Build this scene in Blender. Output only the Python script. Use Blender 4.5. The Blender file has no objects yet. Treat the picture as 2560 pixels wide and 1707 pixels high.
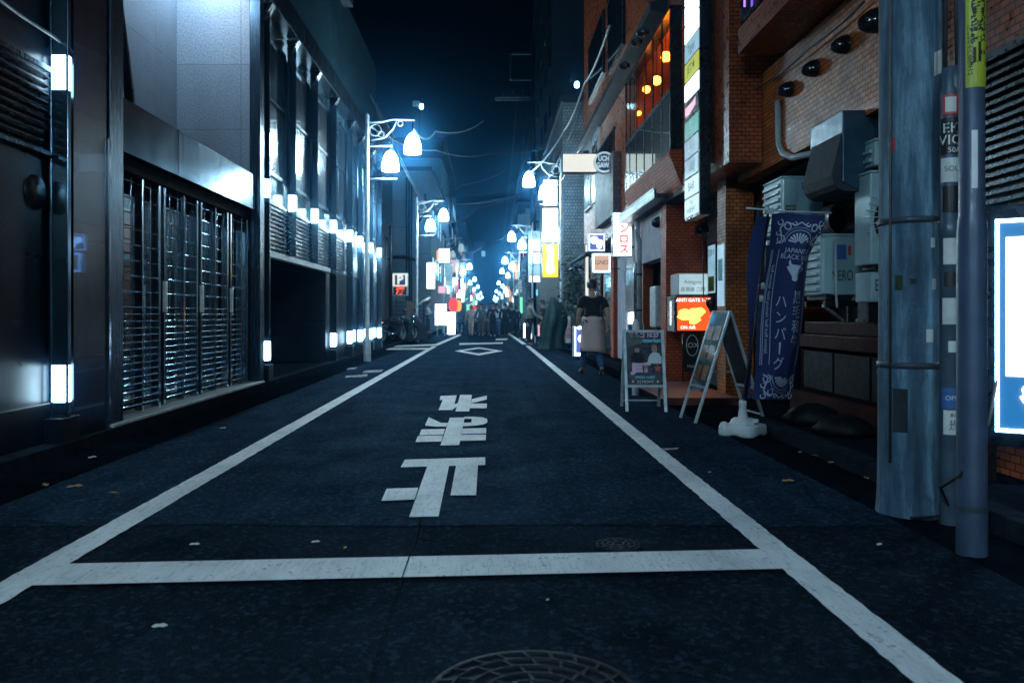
import bpy, math, random
from mathutils import Vector, Matrix
random.seed(7)
R = math.radians
SC = bpy.context.scene
COL = SC.collection
F, XV, YV, CH = 1829.0, 1125.0, 723.0, 1.13      # focal length, vanishing point (survey units), eye height

def W(px, py, Y):                 # survey: where a sight line meets depth Y
    return Vector(((px - XV) * Y / F, Y, CH - (py - YV) * Y / F))
def GY(py, z=0.0):                # depth of a ground point
    return F * (CH - z) / (py - YV)
def G(px, py, z=0.0):
    Y = GY(py, z); return Vector(((px - XV) * Y / F, Y, z))
def wx(px, Y): return (px - XV) * Y / F
def wz(py, Y): return CH - (py - YV) * Y / F
def wy(px, X): return X * F / (px - XV)

# ------------------------------------------------------------------ materials
MATS = {}
def srgb(r, g, b):
    f = lambda c: ((c / 255 + .055) / 1.055) ** 2.4 if c > 10 else c / 255 / 12.92
    return (f(r), f(g), f(b), 1)
def newmat(name):
    m = bpy.data.materials.new(name); m.use_nodes = True
    nt = m.node_tree; b = nt.nodes['Principled BSDF']
    MATS[name] = m
    return m, nt, b
def L(nt, a, b): nt.links.new(a, b)
def uvnode(nt, scale=(1, 1, 1)):
    t = nt.nodes.new('ShaderNodeUVMap'); t.uv_map = 'UVMap'
    mp = nt.nodes.new('ShaderNodeMapping'); mp.inputs['Scale'].default_value = scale
    L(nt, t.outputs[0], mp.inputs[0]); return mp.outputs[0]
def objnode(nt, scale=(1, 1, 1)):
    t = nt.nodes.new('ShaderNodeTexCoord')
    mp = nt.nodes.new('ShaderNodeMapping'); mp.inputs['Scale'].default_value = scale
    L(nt, t.outputs['Object'], mp.inputs[0]); return mp.outputs[0]
def noise(nt, vec, scale, detail=4, rough=.55):
    n = nt.nodes.new('ShaderNodeTexNoise'); n.inputs['Scale'].default_value = scale
    n.inputs['Detail'].default_value = detail; n.inputs['Roughness'].default_value = rough
    if vec is not None: L(nt, vec, n.inputs['Vector'])
    return n.outputs['Fac']
def ramp(nt, fac, stops):
    r = nt.nodes.new('ShaderNodeValToRGB'); e = r.color_ramp.elements
    while len(e) < len(stops): e.new(.5)
    for k, (p, c) in enumerate(stops):
        e[k].position = p; e[k].color = c if len(c) == 4 else (*c, 1)
    L(nt, fac, r.inputs[0]); return r.outputs[0]
def mixc(nt, fac, a, b, mode='MIX'):
    m = nt.nodes.new('ShaderNodeMix'); m.data_type = 'RGBA'; m.blend_type = mode
    for s, v in ((m.inputs[0], fac), (m.inputs[6], a), (m.inputs[7], b)):
        if hasattr(v, 'links'): L(nt, v, s)
        else: s.default_value = v if not isinstance(v, tuple) or len(v) == 4 else (*v, 1)
    return m.outputs[2]
def bump(nt, b, h, strength=.3, dist=.01):
    n = nt.nodes.new('ShaderNodeBump'); n.inputs['Strength'].default_value = strength
    n.inputs['Distance'].default_value = dist
    L(nt, h, n.inputs['Height']); L(nt, n.outputs[0], b.inputs['Normal'])
def M(name, col=(.5, .5, .5), rough=.6, metal=0.0, var=.25, nscale=6.0, bumpy=0.0, spec=.5):
    """plain surface with mottling and uneven gloss"""
    if name in MATS: return MATS[name]
    m, nt, b = newmat(name)
    v = objnode(nt)
    n = noise(nt, v, nscale, 5)
    lo = tuple(c * (1 - var) for c in col[:3]); hi = tuple(min(1, c * (1 + var)) for c in col[:3])
    L(nt, ramp(nt, n, [(.3, lo), (.7, hi)]), b.inputs['Base Color'])
    n2 = noise(nt, v, nscale * 3.1, 3)
    L(nt, ramp(nt, n2, [(.3, (max(.02, rough - .1),) * 3), (.7, (min(1, rough + .1),) * 3)]), b.inputs['Roughness'])
    b.inputs['Metallic'].default_value = metal
    b.inputs['Specular IOR Level'].default_value = spec
    if bumpy: bump(nt, b, noise(nt, v, nscale * 9, 4), bumpy, .01)
    return m
def E(name, col, strength, base=(.6, .6, .6), streak=0.0):
    """something that gives off light"""
    if name in MATS: return MATS[name]
    m, nt, b = newmat(name)
    mxc = max(col[:3]) or 1; sat = 1 - min(col[:3]) / mxc
    b.inputs['Base Color'].default_value = (*(.08 + .3 * (1 - sat) * c / mxc for c in col[:3]), 1)
    b.inputs['Emission Color'].default_value = (*col[:3], 1)
    b.inputs['Emission Strength'].default_value = strength
    b.inputs['Roughness'].default_value = .35
    if streak:
        n = noise(nt, objnode(nt), 3.0, 3)
        L(nt, ramp(nt, n, [(.3, tuple(c * (1 - streak) for c in col[:3])), (.7, col[:3])]), b.inputs['Emission Color'])
    return m
def brick(name, c1, c2, mortar, bw=.1, bh=.05, rough=.5, msize=.006, dirt=.5, bmp=.5):
    m, nt, b = newmat(name)
    v = uvnode(nt)
    t = nt.nodes.new('ShaderNodeTexBrick'); L(nt, v, t.inputs['Vector'])
    t.inputs['Scale'].default_value = 1; t.inputs['Brick Width'].default_value = bw; t.inputs['Row Height'].default_value = bh
    t.inputs['Mortar Size'].default_value = msize; t.inputs['Mortar Smooth'].default_value = .2
    t.inputs['Color1'].default_value = (*c1, 1); t.inputs['Color2'].default_value = (*c2, 1); t.inputs['Mortar'].default_value = (*mortar, 1)
    n = noise(nt, v, 1.7, 6, .65)
    d = ramp(nt, n, [(.35, (1 - dirt,) * 3), (.62, (1, 1, 1))])
    L(nt, mixc(nt, 1.0, t.outputs['Color'], d, 'MULTIPLY'), b.inputs['Base Color'])
    L(nt, ramp(nt, noise(nt, v, 9, 3), [(.3, (rough - .12,) * 3), (.7, (rough + .15,) * 3)]), b.inputs['Roughness'])
    inv = nt.nodes.new('ShaderNodeMath'); inv.operation = 'SUBTRACT'; inv.inputs[0].default_value = 1
    L(nt, t.outputs['Fac'], inv.inputs[1])
    bump(nt, b, inv.outputs[0], bmp, .006)
    return m
def panels(name, col, bw, bh, rough, gap=.006, metal=0.0, grain=40, var=.3, off=0.0, dark=.25, spec=.5):
    """stone or metal cladding: joints plus fine grain"""
    m, nt, b = newmat(name)
    v = uvnode(nt)
    t = nt.nodes.new('ShaderNodeTexBrick'); L(nt, v, t.inputs['Vector']); t.offset = off
    t.inputs['Scale'].default_value = 1; t.inputs['Brick Width'].default_value = bw; t.inputs['Row Height'].default_value = bh
    t.inputs['Mortar Size'].default_value = gap
    a = tuple(c * .9 for c in col); c2 = tuple(c * 1.1 for c in col)
    t.inputs['Color1'].default_value = (*a, 1); t.inputs['Color2'].default_value = (*c2, 1)
    t.inputs['Mortar'].default_value = (*(c * dark for c in col), 1)
    g = ramp(nt, noise(nt, v, grain, 3, .7), [(.3, (1 - var,) * 3), (.7, (1, 1, 1))])
    big = ramp(nt, noise(nt, uvnode(nt, (1, .25, 1)), 1.3, 5, .6), [(.3, (.75,) * 3), (.7, (1, 1, 1))])
    c = mixc(nt, 1.0, t.outputs['Color'], g, 'MULTIPLY')
    L(nt, mixc(nt, 1.0, c, big, 'MULTIPLY'), b.inputs['Base Color'])
    L(nt, ramp(nt, noise(nt, v, 4, 4), [(.3, (max(.02, rough - .05),) * 3), (.7, (rough + .1,) * 3)]), b.inputs['Roughness'])
    b.inputs['Metallic'].default_value = metal
    b.inputs['Specular IOR Level'].default_value = spec
    bump(nt, b, t.outputs['Fac'], -.25, .004)
    return m

def m_asphalt(name, lo, mid, hi, grain, shine=1):
    m, nt, b = newmat(name)
    v = objnode(nt)
    fine = noise(nt, v, 210, 3, .75); agg = nt.nodes.new('ShaderNodeTexVoronoi'); agg.inputs['Scale'].default_value = 48; L(nt, v, agg.inputs['Vector'])
    big = noise(nt, v, .55, 6, .6)
    c = ramp(nt, fine, [(.36, lo), (.55, mid), (.68, hi)])
    stone = ramp(nt, agg.outputs['Color'], [(.62, (0, 0, 0)), (.95, (grain,) * 3)])
    c = mixc(nt, stone, c, tuple(x * 4.5 for x in mid))
    g = ramp(nt, big, [(.3, (.78,) * 3), (.7, (1.1,) * 3)])
    streak = ramp(nt, noise(nt, objnode(nt, (3, .10, 1)), 1.5, 4), [(.35, (.7,) * 3), (.7, (1.1,) * 3)])
    blot = ramp(nt, noise(nt, v, 2.3, 7, .7), [(.36, (.6,) * 3), (.46, (1,) * 3)])
    for k in (g, streak, blot): c = mixc(nt, 1.0, c, k, 'MULTIPLY')
    sp = nt.nodes.new('ShaderNodeTexVoronoi'); sp.inputs['Scale'].default_value = 2.6; L(nt, v, sp.inputs['Vector'])
    spot = ramp(nt, sp.outputs['Distance'], [(.022, (.8,) * 3), (.05, (0, 0, 0))])
    c = mixc(nt, spot, c, (.045, .055, .066))
    cr = nt.nodes.new('ShaderNodeTexVoronoi'); cr.feature = 'DISTANCE_TO_EDGE'; cr.inputs['Scale'].default_value = .42
    wv = nt.nodes.new('ShaderNodeMix'); wv.data_type = 'VECTOR'; wv.inputs[0].default_value = .12
    nn = nt.nodes.new('ShaderNodeTexNoise'); nn.inputs['Scale'].default_value = 3.5; nn.inputs['Detail'].default_value = 6; L(nt, v, nn.inputs['Vector'])
    L(nt, v, wv.inputs[4]); L(nt, nn.outputs['Color'], wv.inputs[5]); L(nt, wv.outputs[1], cr.inputs['Vector'])
    crack = ramp(nt, cr.outputs['Distance'], [(.002, (.85,) * 3), (.006, (0, 0, 0))])
    gate = ramp(nt, noise(nt, v, .8, 3), [(.5, (0,) * 3), (.6, (1,) * 3)])
    cf = mixc(nt, 1.0, crack, gate, 'MULTIPLY')
    c = mixc(nt, cf, c, (.0015, .0025, .004))
    d = nt.nodes.new('ShaderNodeBsdfDiffuse'); L(nt, c, d.inputs['Color'])
    gl = nt.nodes.new('ShaderNodeBsdfGlossy'); gl.inputs['Roughness'].default_value = .42; gl.inputs['Color'].default_value = (.36, .70, 1, 1)
    bn = nt.nodes.new('ShaderNodeBump'); bn.inputs['Strength'].default_value = .8; bn.inputs['Distance'].default_value = .006
    L(nt, fine, bn.inputs['Height']); L(nt, bn.outputs[0], d.inputs['Normal']); L(nt, bn.outputs[0], gl.inputs['Normal'])
    mx = nt.nodes.new('ShaderNodeMixShader')
    L(nt, ramp(nt, noise(nt, v, 1.4, 6, .65), [(.4, (.005 * shine,) * 3), (.7, (.018 * shine,) * 3)]), mx.inputs[0]); L(nt, d.outputs[0], mx.inputs[1]); L(nt, gl.outputs[0], mx.inputs[2])
    L(nt, mx.outputs[0], nt.nodes['Material Output'].inputs['Surface'])
def m_paint():
    m, nt, b = newmat('road_paint')
    v = objnode(nt)
    wear = noise(nt, v, 34, 6, .72); wear2 = noise(nt, objnode(nt, (1, .5, 1)), 3.0, 5, .65)
    c = ramp(nt, wear2, [(.3, (.44, .49, .52)), (.6, (.66, .71, .73))])
    hole = ramp(nt, wear, [(.33, (1, 1, 1)), (.41, (0, 0, 0))])
    scuff = ramp(nt, noise(nt, objnode(nt, (14, 1.2, 1)), 5, 5, .7), [(.52, (0, 0, 0)), (.72, (.6,) * 3)])
    c = mixc(nt, scuff, c, (.16, .17, .18))
    L(nt, mixc(nt, hole, c, (.05, .052, .055)), b.inputs['Base Color'])
    b.inputs['Roughness'].default_value = .6
    bump(nt, b, wear, .25, .004)
def m_worn():
    m, nt, b = newmat('worn_paint')
    v = objnode(nt)
    c = ramp(nt, noise(nt, v, 9, 6, .7), [(.42, (.03, .032, .036)), (.6, (.42, .43, .43))])
    L(nt, c, b.inputs['Base Color']); b.inputs['Roughness'].default_value = .7
def m_pole():
    m, nt, b = newmat('weathered_concrete')
    v = objnode(nt); vs = objnode(nt, (1, 1, .12))
    n = noise(nt, v, 3, 7, .7); st = noise(nt, vs, 7, 6, .65); fine = noise(nt, v, 60, 3)
    c = ramp(nt, st, [(.36, (.03, .07, .115)), (.5, (.075, .155, .23)), (.62, (.20, .35, .46))])
    c = mixc(nt, 1.0, c, ramp(nt, n, [(.3, (.6,) * 3), (.6, (1.0,) * 3)]), 'MULTIPLY')
    crack = noise(nt, objnode(nt, (4, 4, .5)), 2.2, 8, .75)
    c = mixc(nt, ramp(nt, crack, [(.49, (0,) * 3), (.5, (.75,) * 3), (.51, (0,) * 3)]), c, (.04, .045, .05))
    L(nt, c, b.inputs['Base Color']); b.inputs['Roughness'].default_value = .75
    bump(nt, b, fine, .25, .004)
def m_brushed(name, col, rough, vertical=True):
    m, nt, b = newmat(name)
    s = (60, 60, .6) if vertical else (.6, .6, 60)
    n = noise(nt, objnode(nt, s), 3, 4, .6)
    L(nt, ramp(nt, n, [(.3, tuple(c * .75 for c in col)), (.7, col)]), b.inputs['Base Color'])
    L(nt, ramp(nt, n, [(.25, (rough - .08,) * 3), (.75, (rough + .1,) * 3)]), b.inputs['Roughness'])
    b.inputs['Metallic'].default_value = .95
    n2 = noise(nt, objnode(nt), 1.2, 3)
    bump(nt, b, n2, .08, .02)
def m_mirror_glass(name, tint, refl, gcol=(.72, .9, 1), blend=.35):
    """tinted window glass seen at night: dark room behind, street mirrored in front"""
    m, nt, b = newmat(name)
    g = nt.nodes.new('ShaderNodeBsdfGlossy'); g.inputs['Roughness'].default_value = .03
    g.inputs['Color'].default_value = (*gcol, 1)
    n = noise(nt, objnode(nt), .9, 3)
    bp = nt.nodes.new('ShaderNodeBump'); bp.inputs['Strength'].default_value = .05; bp.inputs['Distance'].default_value = .05
    L(nt, n, bp.inputs['Height']); L(nt, bp.outputs[0], g.inputs['Normal'])
    b.inputs['Base Color'].default_value = (*tint, 1); b.inputs['Roughness'].default_value = .25
    fr = nt.nodes.new('ShaderNodeLayerWeight'); fr.inputs['Blend'].default_value = blend
    mth = nt.nodes.new('ShaderNodeMath'); mth.operation = 'ADD'; mth.inputs[1].default_value = refl; mth.use_clamp = True
    L(nt, fr.outputs['Fresnel'], mth.inputs[0])
    mx = nt.nodes.new('ShaderNodeMixShader'); L(nt, mth.outputs[0], mx.inputs[0])
    L(nt, b.outputs[0], mx.inputs[1]); L(nt, g.outputs[0], mx.inputs[2])
    L(nt, mx.outputs[0], nt.nodes['Material Output'].inputs['Surface'])
def m_clear(name):
    m, nt, b = newmat(name)
    t = nt.nodes.new('ShaderNodeBsdfTransparent'); t.inputs[0].default_value = (.85, .9, .92, 1)
    g = nt.nodes.new('ShaderNodeBsdfGlossy'); g.inputs['Roughness'].default_value = .05
    mx = nt.nodes.new('ShaderNodeMixShader'); mx.inputs[0].default_value = .12
    L(nt, t.outputs[0], mx.inputs[1]); L(nt, g.outputs[0], mx.inputs[2])
    L(nt, mx.outputs[0], nt.nodes['Material Output'].inputs['Surface'])
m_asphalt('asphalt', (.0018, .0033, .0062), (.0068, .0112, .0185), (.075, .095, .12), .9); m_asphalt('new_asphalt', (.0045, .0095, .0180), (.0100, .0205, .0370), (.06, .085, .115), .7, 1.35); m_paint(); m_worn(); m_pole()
m_brushed('brushed_steel', (.13, .24, .33), .15); m_brushed('brushed_fascia', (.026, .085, .14), .12); m_brushed('chrome', (.38, .52, .62), .10)
m_brushed('dull_steel', (.05, .09, .13), .25)
m_mirror_glass('shop_glass', (.01, .014, .018), .38); m_mirror_glass('window_glass', (.012, .02, .028), .16)
m_mirror_glass('polished_granite', (.003, .006, .012), .03, (.16, .38, .8), .22); m_clear('clear_glass')
brick('brick_orange', (.74, .19, .016), (.46, .105, .009), (.035, .018, .01))
brick('brick_brown', (.46, .10, .028), (.30, .062, .018), (.03, .015, .012), rough=.32)
brick('brick_red', (.72, .12, .026), (.52, .08, .018), (.06, .03, .025))
brick('tile_grey', (.26, .27, .28), (.20, .21, .22), (.12, .12, .13), bw=.1, bh=.1, rough=.55)
brick('tile_grid', (.16, .20, .22), (.11, .14, .16), (.03, .04, .05), bw=.12, bh=.12, msize=.014, rough=.6)
panels('granite', (.005, .010, .020), 1.6, .8, .30, spec=.2)
panels('lit_stone', (.20, .29, .38), 1.25, .98, .38, grain=38, var=.55, dark=.5)
panels('metal_panel', (.05, .125, .165), 1.0, .9, .15, metal=.55, grain=8, var=.15)
panels('concrete_wall', (.20, .29, .33), 2.2, 1.6, .7, grain=12, var=.35, gap=.01)
panels('dark_cladding', (.012, .022, .034), 1.2, 1.0, .5, grain=20, spec=.25)
panels('paving', (.010, .014, .021), .3, .3, .6, grain=30, off=.5, spec=0)
for n_, s_ in (('tile_grey', .1), ('brick_brown', .3), ('brick_red', .3)): MATS[n_].node_tree.nodes['Principled BSDF'].inputs['Specular IOR Level'].default_value = s_
M('gutter_concrete', (.0045, .007, .011), .8, spec=0, var=.4, nscale=4, bumpy=.3)
M('kerb_concrete', (.016, .023, .032), .7, spec=.0, var=.35, nscale=8, bumpy=.25)
M('black_metal', (.012, .013, .015), .35, .3); M('gloss_black', (.008, .010, .012), .12); M('black_rubber', (.012, .012, .013), .7)
M('dark_frame', (.007, .012, .018), .3, .5)
M('white_plastic', (.62, .64, .64), .4, var=.08); M('ac_paint', (.26, .40, .43), .45, var=.15, nscale=3)
M('galvanised', (.50, .56, .58), .42, .25, nscale=9); M('grey_paint', (.045, .07, .12), .42, .1)
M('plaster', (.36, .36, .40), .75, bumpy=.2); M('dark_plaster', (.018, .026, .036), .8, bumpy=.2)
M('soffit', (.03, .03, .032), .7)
M('duct_blue', (.012, .045, .075), .4, .3, var=.35)
M('navy_cloth', (.016, .028, .115), .85, var=.15, nscale=14, bumpy=.2)
M('banner_print', (.52, .56, .66), .8, var=.06)
M('tarp', (.018, .055, .058), .55, var=.3, nscale=5, bumpy=.3)
M('skin', (.48, .27, .19), .5, var=.08); M('hair', (.010, .009, .009), .5)
M('black_cotton', (.010, .010, .013), .9); M('denim', (.05, .11, .22), .85, var=.3, nscale=14); M('apron_beige', (.60, .45, .40), .85, var=.1)
M('coat_grey', (.30, .31, .29), .85); M('shirt_white', (.6, .62, .64), .8); M('shirt_pink', (.62, .42, .40), .8)
M('trouser_brown', (.13, .085, .075), .85); M('navy_suit', (.014, .018, .03), .85); M('shoe_black', (.01, .01, .01), .4)
M('jacket_teal', (.08, .15, .18), .85); M('trouser_pale', (.5, .38, .34), .8)
M('leaf_green', (.02, .05, .022), .5, var=.5, nscale=20); M('bark', (.06, .045, .035), .9)
M('dead_leaf', (.35, .2, .08), .7); M('pale_litter', (.55, .55, .5), .7); M('wood_grey', (.20, .16, .12), .8, nscale=12)
M('sticker_white', (.6, .62, .6), .6); M('sticker_red', (.5, .05, .05), .5); M('sticker_black', (.01, .01, .012), .5); M('sticker_blue', (.04, .12, .35), .5)
M('sign_yellow', (.36, .40, .03), .5, var=.1); M('ink_black', (.012, .012, .012), .6); M('ink_white', (.66, .68, .68), .6, var=.05)
M('poster_dark', (.018, .016, .035), .3); M('ink_pink', (.78, .46, .60), .5); M('ink_teal', (.14, .52, .58), .5); M('ink_red', (.55, .05, .05), .5)
M('poster_face', (.36, .23, .18), .5); M('poster_green', (.13, .17, .15), .08, var=.5, nscale=5); M('room_orange', (.55, .15, .02), .7); M('menu_brown', (.2, .1, .06), .2, var=.5)
M('terracotta', (.12, .03, .022), .5); M('shaded_tile', (.045, .012, .011), .5, spec=.05); M('bag_black', (.003, .004, .006), .6, spec=.2); M('iron', (.008, .013, .021), .6, .0, bumpy=.2, spec=.1); M('joint_black', (.002, .003, .005), .9, spec=.05); M('band_steel', (.05, .07, .09), .5, .3); M('conduit_grey', (.06, .10, .14), .4, .2); M('cable', (.03, .034, .04), .5); M('pale_cable', (.32, .35, .36), .5)

# ------------------------------------------------------------------ mesh building
class MB:
    def __init__(s, ref=None):
        s.v = []; s.f = []; s.mi = []; s.k = 0; s.T = Matrix(); s.sm = []; s.smooth = False
        s.inv = ref_matrix(ref).inverted() if ref is not None else Matrix()
    def pts(s, ps):
        i = len(s.v); s.v += [s.T @ Vector(p) for p in ps]; return i
    def face(s, idx):
        s.f.append(tuple(idx)); s.mi.append(s.k); s.sm.append(s.smooth)
    def box(s, x0, x1, y0, y1, z0, z1):
        x0, x1 = sorted((x0, x1)); y0, y1 = sorted((y0, y1)); z0, z1 = sorted((z0, z1))
        i = s.pts([(x0, y0, z0), (x1, y0, z0), (x1, y1, z0), (x0, y1, z0), (x0, y0, z1), (x1, y0, z1), (x1, y1, z1), (x0, y1, z1)])
        for q in ((0, 3, 2, 1), (4, 5, 6, 7), (0, 1, 5, 4), (1, 2, 6, 5), (2, 3, 7, 6), (3, 0, 4, 7)): s.face([i + a for a in q])
        return s
    def bar(s, p, q, w, d=None):              # square bar between two points
        p, q = Vector(p), Vector(q); d = d or w
        ax = (q - p).normalized(); up = Vector((0, 0, 1)) if abs(ax.z) < .95 else Vector((0, 1, 0))
        a = ax.cross(up).normalized() * w / 2; b = a.cross(ax).normalized() * d / 2
        i = s.pts([p - a - b, p + a - b, p + a + b, p - a + b, q - a - b, q + a - b, q + a + b, q - a + b])
        for f in ((0, 1, 2, 3), (7, 6, 5, 4), (0, 4, 5, 1), (1, 5, 6, 2), (2, 6, 7, 3), (3, 7, 4, 0)): s.face([i + t for t in f])
        return s
    def tube(s, ps, r, n=8, caps=True):
        ps = [Vector(p) for p in ps]; rs = r if isinstance(r, (list, tuple)) else [r] * len(ps)
        old = s.smooth; rings = []
        ref = None
        for k, p in enumerate(ps):
            t = (ps[min(k + 1, len(ps) - 1)] - ps[max(k - 1, 0)]).normalized()
            if ref is None: ref = t.orthogonal().normalized()
            ref = (ref - t * ref.dot(t))
            ref = ref.normalized() if ref.length > 1e-6 else t.orthogonal().normalized()
            b = t.cross(ref)
            rings.append(s.pts([p + (ref * math.cos(a) + b * math.sin(a)) * rs[k] for a in [2 * math.pi * j / n for j in range(n)]]))
        s.smooth = True
        for k in range(len(rings) - 1):
            for j in range(n):
                s.face([rings[k] + j, rings[k] + (j + 1) % n, rings[k + 1] + (j + 1) % n, rings[k + 1] + j])
        s.smooth = False
        if caps:
            s.face([rings[0] + j for j in reversed(range(n))]); s.face([rings[-1] + j for j in range(n)])
        s.smooth = old
        return s
    def lathe(s, prof, c=(0, 0, 0), n=20, a0=0, a1=2 * math.pi, axis='Z'):
        c = Vector(c); full = abs(a1 - a0) > 6.28; m = n if full else n + 1; rings = []
        for (r, z) in prof:
            row = []
            for j in range(m):
                a = a0 + (a1 - a0) * j / n
                p = Vector((r * math.cos(a), r * math.sin(a), z))
                if axis == 'Y': p = Vector((p.x, p.z, p.y))
                if axis == 'X': p = Vector((p.z, p.x, p.y))
                row.append(c + p)
            rings.append(s.pts(row))
        old = s.smooth; s.smooth = True
        for k in range(len(rings) - 1):
            for j in range(n):
                j2 = (j + 1) % m
                s.face([rings[k] + j, rings[k] + j2, rings[k + 1] + j2, rings[k + 1] + j])
        s.smooth = old
        return s
    def poly(s, ps):
        i = s.pts(ps); s.face(range(i, i + len(ps))); return s
    def prism(s, ps, d):                      # polygon pushed along vector d
        d = Vector(d); n = len(ps)
        i = s.pts(ps); j = s.pts([Vector(p) + d for p in ps])
        s.face(list(reversed(range(i, i + n)))); s.face(range(j, j + n))
        for k in range(n): s.face([i + k, i + (k + 1) % n, j + (k + 1) % n, j + k])
        return s
    def build(s, name, mats, parent=None, bevel=0.0, seg=2):
        me = bpy.data.meshes.new(name)
        vs = [s.inv @ v for v in s.v]
        me.from_pydata([tuple(v) for v in vs], [], s.f)
        if not isinstance(mats, (list, tuple)): mats = [mats]
        for m in mats: me.materials.append(MATS[m] if isinstance(m, str) else m)
        uv = me.uv_layers.new(name='UVMap').data
        for p in me.polygons:
            p.material_index = min(s.mi[p.index], len(mats) - 1); p.use_smooth = s.sm[p.index]
            n = p.normal
            wn = (s.inv.to_3x3().inverted() @ n)
            ax = max(range(3), key=lambda a: abs(wn[a]))
            for li in p.loop_indices:
                w = s.v[me.loops[li].vertex_index]
                uv[li].uv = (w.y, w.z) if ax == 0 else (w.x, w.z) if ax == 1 else (w.x, w.y)
        o = bpy.data.objects.new(name, me); COL.objects.link(o)
        if parent is not None: o.parent = parent
        if bevel:
            md = o.modifiers.new('edges', 'BEVEL'); md.width = bevel; md.segments = seg; md.limit_method = 'ANGLE'; md.angle_limit = R(40)
        return o
def ref_matrix(o):
    m = Matrix.LocRotScale(o.location, o.rotation_euler, None)
    return ref_matrix(o.parent) @ m if o.parent else m
def tag(o, label=None, cat=None, group=None, kind=None):
    for k, v in (('label', label), ('category', cat), ('group', group), ('kind', kind)):
        if v: o[k] = v
    return o
def thing(name, label, cat, loc=(0, 0, 0), rz=0.0, group=None):
    o = bpy.data.objects.new(name, None); COL.objects.link(o); o.empty_display_size = .2
    o.location = loc; o.rotation_euler = (0, 0, rz)
    return tag(o, label, cat, group)
def struct(mb, name, mat, **k): return tag(mb.build(name, mat, **k), kind='structure')
def copy_tree(o, parent=None):
    c = o.copy(); COL.objects.link(c); c.parent = parent
    for ch in [x for x in bpy.data.objects if x.parent == o]: copy_tree(ch, c)
    return c
def dup(root, loc, rz=None, label=None, group=None):
    c = copy_tree(root); c.location = loc
    if rz is not None: c.rotation_euler = (0, 0, rz)
    return tag(c, label, None, group)

FRONT = Matrix.Rotation(R(90), 4, 'X')                                     # lettering that faces the camera end of the street
SIDE = Matrix.Rotation(R(-90), 4, 'Z') @ Matrix.Rotation(R(90), 4, 'X')     # lettering on the right-hand walls, facing the street
def text_mesh(body, size, spacing=1.0, line=1.0, align='CENTER', bold=0.0):
    cu = bpy.data.curves.new('lettering', 'FONT'); cu.body = body; cu.size = size
    cu.align_x = align; cu.align_y = 'CENTER'; cu.space_character = spacing; cu.space_line = line
    cu.resolution_u = 3; cu.offset = bold
    o = bpy.data.objects.new('lettering', cu)
    COL.objects.link(o)
    dg = bpy.context.evaluated_depsgraph_get()
    me = bpy.data.meshes.new_from_object(o.evaluated_get(dg))
    bpy.data.objects.remove(o); bpy.data.curves.remove(cu)
    return me
def text(body, size, at, rot, mat, parent, name='lettering', stretch=(1, 1), mapf=None, **k):
    """raised or printed lettering; at/rot in world axes"""
    me = text_mesh(body, size, **k)
    me.materials.clear(); me.materials.append(MATS[mat])
    inv = ref_matrix(parent).inverted()
    T = Matrix.Translation(at) @ rot if at is not None else None
    for v in me.vertices:
        p = Vector((v.co.x * stretch[0], v.co.y * stretch[1], 0))
        v.co = inv @ (mapf(p) if mapf else T @ p)
    o = bpy.data.objects.new(name, me); COL.objects.link(o); o.parent = parent
    return o
def col(s): return '\n'.join(s)
# ------------------------------------------------------------------ camera, sky, air
cam_d = bpy.data.cameras.new('camera'); cam = bpy.data.objects.new('camera', cam_d); COL.objects.link(cam); SC.camera = cam
cam_d.sensor_width = 36; cam_d.lens = 36 * F / 2352; cam_d.clip_end = 2000; cam_d.clip_start = .05
cam_d.shift_x = (1176 - XV) / 2352; cam_d.shift_y = -(784 - YV) / 2352
cam.location = (0, 0, CH); cam.rotation_euler = (R(90), 0, 0)
cam_d.dof.use_dof = True; cam_d.dof.focus_distance = 7.0; cam_d.dof.aperture_fstop = 2.8; cam_d.dof.aperture_blades = 9

w = bpy.data.worlds.new('World'); SC.world = w; w.use_nodes = True
wn = w.node_tree; bg = wn.nodes['Background']
sky = wn.nodes.new('ShaderNodeTexSky'); sky.sky_type = 'NISHITA'; sky.sun_disc = False
sky.sun_elevation = R(-4); sky.sun_rotation = R(160); sky.air_density = 1.2; sky.ozone_density = 2
hsv = wn.nodes.new('ShaderNodeHueSaturation'); hsv.inputs['Saturation'].default_value = .8
wn.links.new(sky.outputs[0], hsv.inputs['Color']); wn.links.new(hsv.outputs[0], bg.inputs['Color'])
SKY_STRENGTH = .006
bg.inputs['Strength'].default_value = SKY_STRENGTH
sun_d = bpy.data.lights.new('fill_sun', 'SUN'); sun = bpy.data.objects.new('fill_sun', sun_d); COL.objects.link(sun)
sun_d.energy = .27; sun_d.angle = R(50); sun_d.color = (.26, .62, 1.0)  # weak blue sun added as moonlight-like fill for the foreground
sun.rotation_euler = (R(48), 0, R(-28))

cy = SC.cycles if hasattr(SC, 'cycles') else None
SC.render.engine = 'CYCLES'; cy = SC.cycles
cy.use_denoising = True; cy.max_bounces = 6; cy.diffuse_bounces = 2; cy.glossy_bounces = 3; cy.transparent_max_bounces = 12; cy.volume_bounces = 0
cy.sample_clamp_indirect = 3; cy.sample_clamp_direct = 0; cy.caustics_reflective = False; cy.caustics_refractive = False; cy.use_light_tree = True
SC.view_settings.view_transform = 'Standard'; SC.view_settings.look = 'None'; SC.view_settings.exposure = 1.0; SC.view_settings.gamma = 1

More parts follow.
